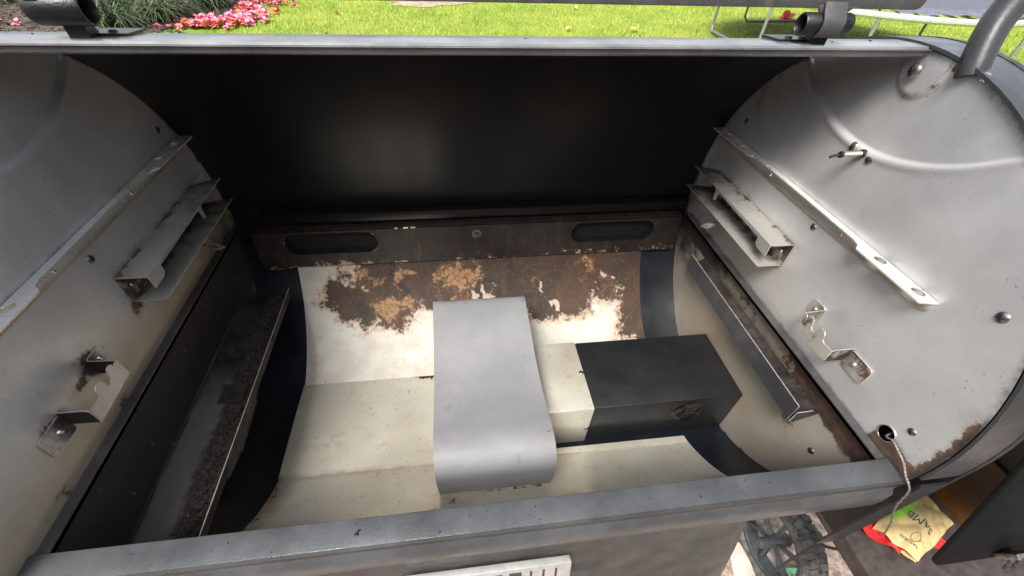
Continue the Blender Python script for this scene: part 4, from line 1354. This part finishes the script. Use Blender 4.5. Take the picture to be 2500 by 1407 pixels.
vs = [bagmap(0.205 + r_ * math.cos(2 * PI * i / m_) * 1.0, 0.66 + r_ * 1.3 * math.sin(2 * PI * i / m_), 0.0007) for r_ in (0.078, 0.070) for i in range(m_)]
g.add(vs, [(i, (i + 1) % m_, m_ + (i + 1) % m_, m_ + i) for i in range(m_)])
for q in (-0.03, 0.0, 0.03):
    for s_ in (-1, 1):
        c0, c1 = (0.205 + q, 0.66), (0.205 + q + 0.018, 0.66 + s_ * 0.045)
        g.add([bagmap(c0[0], c0[1], 0.0007), bagmap(c0[0] + 0.006, c0[1], 0.0007), bagmap(c1[0] + 0.004, c1[1], 0.0007)], [(0, 1, 2)])
g.build('ear_emblem', M['ink'], bag)
# red wrapper under it
g = MB()
def wrap(u_, v_):
    A, B, C, D = Vector((0.540, -0.200, 0)), Vector((0.655, -0.168, 0)), Vector((0.674, -0.254, 0)), Vector((0.580, -0.254, 0))
    p = (A * (1 - u_) + B * u_) * (1 - v_) + (D * (1 - u_) + C * u_) * v_
    z = -0.2972 + 0.0014 * (1 + math.sin(17 * u_ + 6 * v_) * math.sin(13 * v_)) + 0.010 * smoothstep(0.25, 0.0, u_) * (0.5 + 0.5 * math.sin(9 * v_))
    return (p.x, p.y + 0.005 * math.sin(12 * u_), z)
g.grid(30, 22, wrap)
nb = len(g.v)
g.add([(x, y, z - 0.0006) for x, y, z in g.v[:nb]], [f[::-1] for f in g.f])
tag(g.build('red_wrapper', M['red'], None, sharp=80), 'glossy red plastic wrapper crushed beneath the beige paper bag', 'wrapper')

# stone slab, green card and black cord on the gravel
g = MB()
sl_ = [(0.640, -0.085), (0.69, -0.090), (0.738, -0.112), (0.748, -0.140), (0.735, -0.180), (0.69, -0.205), (0.622, -0.165)]
vs = [(x, y, LAWN_Z + 0.006) for x, y in sl_] + [(x + random.uniform(-.004, .004), y, LAWN_Z + 0.020 + random.uniform(-.003, .003)) for x, y in sl_]
cc = (sum(x for x, y in sl_) / 7, sum(y for x, y in sl_) / 7)
vs.append((cc[0], cc[1], LAWN_Z + 0.024))
g.add(vs, [(i, (i + 1) % 7, 7 + (i + 1) % 7, 7 + i) for i in range(7)] + [(7 + i, 7 + (i + 1) % 7, 14) for i in range(7)] + [tuple(range(7))[::-1]])
tag(g.build('stone_slab', M['stone'], None, fix=True, bevel=0.003), 'cream flat stone lying on gravel left of the wheel', 'stone')
g = MB()
g.grid(16, 8, lambda u_, v_: (0.700 + 0.135 * u_, -0.158 - 0.02 * u_ - 0.075 * v_, LAWN_Z + 0.030 + 0.004 * math.sin(4 * u_)))
nb = len(g.v)
g.add([(x, y, z - 0.0012) for x, y, z in g.v[:nb]], [f[::-1] for f in g.f])
card = tag(g.build('green_card', M['card'], None), 'pale green printed card on the gravel at the bottom edge', 'card')
card_marks = MB()
for i in range(9):
    x = 0.728 + i * 0.0105
    card_marks.box((x, -0.190 - 0.0015 * i, LAWN_Z + 0.0335), (x + 0.0025, -0.176 - 0.0015 * i, LAWN_Z + 0.0345))
    if i % 2:
        card_marks.box((x + 0.003, -0.181 - 0.0015 * i, LAWN_Z + 0.0335), (x + 0.007, -0.178 - 0.0015 * i, LAWN_Z + 0.0345))
card_marks.build('print', M['ink'], card)
g = MB()
cp = [(0.650, -0.200, -0.840), (0.653, -0.190, -0.747), (0.655, -0.182, -0.6465), (0.655, -0.180, -0.549), (0.655, -0.176, -0.524), (0.658, -0.185, -0.522), (0.660, -0.198, -0.499), (0.660, -0.2136, -0.454), (0.660, -0.228, -0.390), (0.660, -0.240, -0.307)]
g.tube([tuple(q) for q in catmull([Vector(q) for q in cp], 6)], 0.0030, 10)
tag(g.build('black_cord', M['blackcord']), 'thin black cord with a bent hook crossing the wheel spokes', 'cord')

# crumbs of carbon on the lid edge and front rail
g = MB()
def crumb(c, s_):
    vs = [Vector(c) + Vector((random.uniform(-1, 1), random.uniform(-1, 1), random.uniform(0, 1))) * s_ for _ in range(6)]
    g.add(vs, [(0, 1, 2), (0, 2, 3), (1, 2, 4), (3, 4, 5), (0, 3, 5), (1, 4, 5), (2, 3, 4), (0, 1, 5)])
for i in range(90):
    x = random.choice((random.uniform(-0.35, 0.35), random.uniform(-0.35, -0.24), random.uniform(0.27, 0.35), random.uniform(-0.35, -0.2)))
    th = random.uniform(80, 91)
    y, z = cy(th, RO + 0.0006)
    crumb((x, y, z), random.choice((0.0006, 0.0008, 0.0011, 0.0015)))
for i in range(26):
    crumb((random.uniform(-0.3, 0.34), random.uniform(-0.241, -0.2255), 0.0016), random.choice((0.0005, 0.0007, 0.001)))
crumb((-0.1215, -0.2360, 0.0018), 0.0022)
crumb((-0.1200, -0.2330, 0.0018), 0.0016)
tag(g.build('carbon_crumbs', M['dark'], None, smooth=False), kind='stuff')

# ================================================================== garden
# lawn blades
nb = 70000
X = np.random.uniform(-3.2, 9.5, nb)
Y = 3.2 + 6.4 * np.random.rand(nb) ** 1.1
ok = ~((X < -2.5 - 0.25 * np.maximum(0, 6.6 - Y)) & (Y > 4.4))
ok &= ~((((X + 0.25) / 0.6) ** 2 + ((Y - 7.75) / 0.32) ** 2) < np.random.uniform(0.5, 1.1, nb))
X, Y = X[ok], Y[ok]
nb = len(X)
ang = np.random.uniform(0, 2 * PI, nb)
h = np.random.uniform(0.018, 0.05, nb)
wd = np.random.uniform(0.0025, 0.005, nb)
lean = np.random.uniform(0.2, 1.3, nb) * h
la = np.random.uniform(0, 2 * PI, nb)
V = np.zeros((nb, 3, 3))
V[:, 0] = np.stack([X - wd * np.cos(ang), Y - wd * np.sin(ang), np.full(nb, LAWN_Z)], 1)
V[:, 1] = np.stack([X + wd * np.cos(ang), Y + wd * np.sin(ang), np.full(nb, LAWN_Z)], 1)
V[:, 2] = np.stack([X + lean * np.cos(la), Y + lean * np.sin(la), LAWN_Z + h], 1)
me = bpy.data.meshes.new('grass_blades')
me.vertices.add(nb * 3)
me.vertices.foreach_set('co', V.ravel())
me.loops.add(nb * 3)
me.loops.foreach_set('vertex_index', np.arange(nb * 3, dtype=np.int32))
me.polygons.add(nb)
me.polygons.foreach_set('loop_start', np.arange(0, nb * 3, 3, dtype=np.int32))
me.update()
tag(link('grass_blades', me, M['blade'], smooth=False), kind='stuff')

# strap-leaved clumps in the bed
def clump(x, y, hgt, nbl, lean, label):
    g = MB()
    for i in range(nbl):
        a = random.uniform(0, 2 * PI)
        bx, by = random.gauss(0, 0.10), random.gauss(0, 0.10)
        L = hgt * random.uniform(0.7, 1.25)
        wd_ = random.uniform(0.006, 0.012)
        d = Vector((math.cos(a), math.sin(a), 0)) + Vector(lean)
        droop = random.uniform(0.5, 1.3)
        side = Vector((-d.y, d.x, 0)).normalized() * wd_
        prev = []
        n_ = 6
        pts_ = []
        for k in range(n_ + 1):
            t = k / n_
            p = Vector((x + bx, y + by, LAWN_Z)) + d * (0.75 * L * t ** 1.3) + Vector((0, 0, L * (t * 1.1 - droop * 0.85 * t * t)))
            p.z = max(p.z, LAWN_Z + 0.012 + 0.02 * random.random())
            wv = side * (1 - 0.85 * t)
            pts_ += [p - wv, p + wv]
        g.add(pts_, [(2 * k, 2 * k + 1, 2 * k + 3, 2 * k + 2) for k in range(n_)])
    o = empty('ornamental_grass', (x, y, LAWN_Z))
    tag(o, label, 'grass clump', 'strap-leaved clumps in the flower bed')
    b = g.build('leaf_blade', M['strap'], o, smooth=False)
    b.location = (-x, -y, -LAWN_Z)
    b['kind'] = 'stuff'
clump(-4.02, 6.35, 0.55, 260, (0.2, -0.2, 0), 'green arching grass clump right of the left handle socket')
clump(-3.55, 6.75, 0.60, 300, (0.35, -0.15, 0), 'grey-green arching grass clump in the middle of the bed')
clump(-3.15, 7.15, 0.50, 260, (0.5, -0.2, 0), 'straw-tipped grass clump leaning towards the pink flowers')
clump(-4.35, 7.35, 0.60, 240, (0.2, -0.2, 0), 'tall grass clump at the back of the bed')
clump(-2.85, 7.75, 0.45, 200, (0.3, -0.2, 0), 'brownish grass clump at the top edge beside the lawn')
clump(-3.72, 5.98, 0.42, 200, (0.45, -0.2, 0), 'low grass clump nearest the lid beside the left handle plate')
clump(-3.38, 6.28, 0.46, 220, (0.55, -0.2, 0), 'pale grass clump spilling towards the lawn under the red blossom')
clump(-5.6, 7.2, 0.35, 90, (0.1, -0.2, 0), 'sparse grass clump on mulch left of the handle')

# fallen blossoms
def blossom_mesh(name, mat, seed, k=9, r=0.055):
    rnd = random.Random(seed)
    g = MB()
    for i in range(k):
        a = 2 * PI * i / k + rnd.uniform(-0.3, 0.3)
        el = rnd.uniform(0.15, 1.1)
        L = r * rnd.uniform(0.7, 1.1)
        d = Vector((math.cos(a) * math.cos(el), math.sin(a) * math.cos(el), math.sin(el)))
        s_ = Vector((-math.sin(a), math.cos(a), 0)) * L * 0.42
        o_ = Vector((0, 0, 0.008))
        g.add([o_, o_ + d * L * 0.55 - s_, o_ + d * L * 0.6 + s_, o_ + d * L + Vector((0, 0, -0.010)) - s_ * 0.4, o_ + d * L + Vector((0, 0, -0.010)) + s_ * 0.5], [(0, 1, 2), (1, 3, 4, 2)])
    me = g.mesh(name)
    me.materials.append(mat)
    return me
PB = [blossom_mesh('fallen_blossom', M['pink'], i) for i in range(4)]
OB = [blossom_mesh('fallen_blossom', M['orange'], 10 + i, 11, 0.05) for i in range(4)]
RB = blossom_mesh('fallen_blossom', M['redpetal'], 31, 12, 0.06)
def blossom(me, x, y, label, group=None, s_=1.0, z=0.0):
    o = bpy.data.objects.new('fallen_blossom', me)
    COL.objects.link(o)
    o.location = (x, y, LAWN_Z + 0.004 + z)
    o.rotation_euler = (random.uniform(-.3, .3), random.uniform(-.3, .3), random.uniform(0, 6.28))
    o.scale = (s_,) * 3
    tag(o, label, 'flower', group)
    return o
spine = [(-2.95, 5.95), (-2.80, 6.10), (-2.70, 5.98), (-2.78, 6.02), (-2.60, 6.02), (-2.45, 5.98), (-2.55, 6.25), (-2.38, 6.15), (-2.36, 6.45), (-2.30, 6.70), (-2.52, 6.60), (-2.45, 6.85), (-2.62, 7.05), (-2.5, 7.3), (-2.3, 7.35)]
for i in range(165):
    p = random.choice(spine)
    x, y = random.gauss(p[0], 0.085), random.gauss(p[1], 0.10)
    if random.random() < 0.60:
        blossom(random.choice(PB), x, y, 'fallen pink blossom in the drift along the flower bed edge', 'fallen pink blossoms', random.uniform(1.0, 1.5), random.uniform(0, 0.03))
    else:
        blossom(random.choice(OB), x, y, 'browning orange blossom in the drift along the flower bed edge', 'browning orange blossoms', random.uniform(0.9, 1.4), random.uniform(0, 0.02))
for x, y in ((-3.25, 5.86), (-3.12, 5.84), (-3.02, 5.86)):
    blossom(random.choice(PB), x, y, 'pale pink blossom lying below the grass clumps apart from the drift', 'pale pink blossoms below the grass', 1.1)
blossom(PB[0], -2.05, 7.18, 'single pink blossom on the lawn right of the drift', None, 1.15)
blossom(RB, -3.72, 7.0, 'red blossom caught in the strap leaves', None, 1.1, 0.28)
blossom(OB[1], -1.42, 6.75, 'small orange blossom alone on the lawn', None, 0.8)
blossom(RB, 5.05, 6.72, 'red blossom on the lawn beside the trampoline leg', None, 2.2)
for x, y, lb in ((-4.95, 6.0, 'orange-brown blossom on mulch under the left handle socket'), (-4.72, 5.95, 'dull pink blossom on mulch by the left handle foot'), (-4.98, 5.82, 'small pink blossom on mulch at the lid edge')):
    blossom(OB[2] if 'orange' in lb else PB[2], x, y, lb, None, 1.3)

# bark chips on the bed
g = MB()
for i in range(1500):
    x, y = random.uniform(-7.0, -2.9), random.uniform(5.2, 8.6)
    a = random.uniform(0, PI)
    g.obox((x, y, LAWN_Z + 0.012 + random.uniform(0, 0.012)), Vector((math.cos(a), math.sin(a), random.uniform(-.4, .4))) * random.uniform(0.015, 0.045), Vector((-math.sin(a), math.cos(a), 0)) * random.uniform(0.006, 0.014), Vector((0, 0, 0.003)))
tag(g.build('bark_chips', M['mulch'], None, smooth=False), kind='stuff')

# dry leaves on the lawn
def leaf_mesh():
    g = MB()
    L = 0.06
    g.add([(-L, 0, 0.004), (-L * .3, -L * .4, 0.016), (-L * .3, L * .4, 0.014), (L * .4, -L * .35, 0.012), (L * .4, L * .35, 0.018), (L, 0, 0.004)], [(0, 1, 2), (1, 3, 4, 2), (3, 5, 4)])
    me = g.mesh('dry_leaf')
    me.materials.append(M['straw'])
    return me
LM = leaf_mesh()
for x, y, lb in ((1.55, 5.95, 'dry yellow leaf on the lawn above the lid centre'), (2.42, 5.93, 'dry yellow leaf on the lawn nearest the right socket'), (1.98, 7.35, 'dry yellow leaf on the lawn under the handle bar')):
    o = bpy.data.objects.new('dry_leaf', LM)
    COL.objects.link(o)
    o.location = (x, y, LAWN_Z + 0.03)
    o.rotation_euler = (0.1, 0.1, random.uniform(0, 6))
    o.scale = (1.3,) * 3
    tag(o, lb, 'leaf')

# trampoline
TC, TR, TZ = (4.75, 5.05), 1.55, -0.30
tr = tag(empty('trampoline', (TC[0], TC[1], LAWN_Z)), 'round trampoline with pale steel frame and grey pad on the lawn', 'trampoline')
def TL(o):
    o.location = (-TC[0], -TC[1], -LAWN_Z)
    return o
ring = lambda r, z, n=72: [(TC[0] + r * math.cos(2 * PI * i / n), TC[1] + r * math.sin(2 * PI * i / n), z) for i in range(n + 1)]
g = MB()
g.tube(ring(TR, TZ), 0.026, 10, cap=False)
TL(g.build('frame_ring', M['galv'], tr))
g = MB()
def padf(u_, v_):
    a = 2 * PI * u_
    r = TR - 0.02 - 0.33 * v_
    return (TC[0] + r * math.cos(a), TC[1] + r * math.sin(a), TZ + 0.045 + 0.012 * math.sin(31 * a + 9 * v_) * math.sin(17 * a) - 0.03 * (v_ - 0.5) ** 2)
g.grid(160, 8, padf)
TL(g.build('pad', M['pad'], tr, sharp=180))
g = MB()
g.lathe([(0.0, 0.0), (TR - 0.30, 0.0)], (TC[0], TC[1], TZ + 0.02), (0, 0, 1), 64)
TL(g.build('jumping_mat', M['mat'], tr))
g = MB()
for i in range(60):
    a = 2 * PI * i / 60
    g.tube([(TC[0] + (TR - 0.01) * math.cos(a), TC[1] + (TR - 0.01) * math.sin(a), TZ + 0.01), (TC[0] + (TR - 0.30) * math.cos(a), TC[1] + (TR - 0.30) * math.sin(a), TZ + 0.015)], 0.008, 6)
sp = TL(g.build('spring', M['galv'], tr))
sp['kind'] = 'stuff'
for i in range(4):
    a0 = -PI / 2 - 0.62 + i * PI / 2
    a1 = a0 + 0.95
    p0 = Vector((TC[0] + TR * math.cos(a0), TC[1] + TR * math.sin(a0), TZ))
    p1 = Vector((TC[0] + TR * math.cos(a1), TC[1] + TR * math.sin(a1), TZ))
    q0, q1 = p0.copy(), p1.copy()
    q0.z = q1.z = LAWN_Z + 0.03
    mid = (q0 + q1) / 2 + Vector((0, 0, 0.03))
    g = MB()
    g.tube([p0, q0 + Vector((0, 0, 0.06)), q0 + (q1 - q0) * 0.04, mid, q1 + (q0 - q1) * 0.04, q1 + Vector((0, 0, 0.06)), p1], 0.016, 8)
    TL(g.build('leg', M['legtube'], tr))

# ------------------------------------------------------------------ lift everything so that the lawn lies at z = 0
for o in list(COL.objects):
    if o.parent is None and o.type in {'MESH', 'EMPTY'}:
        o.location.z += RIM
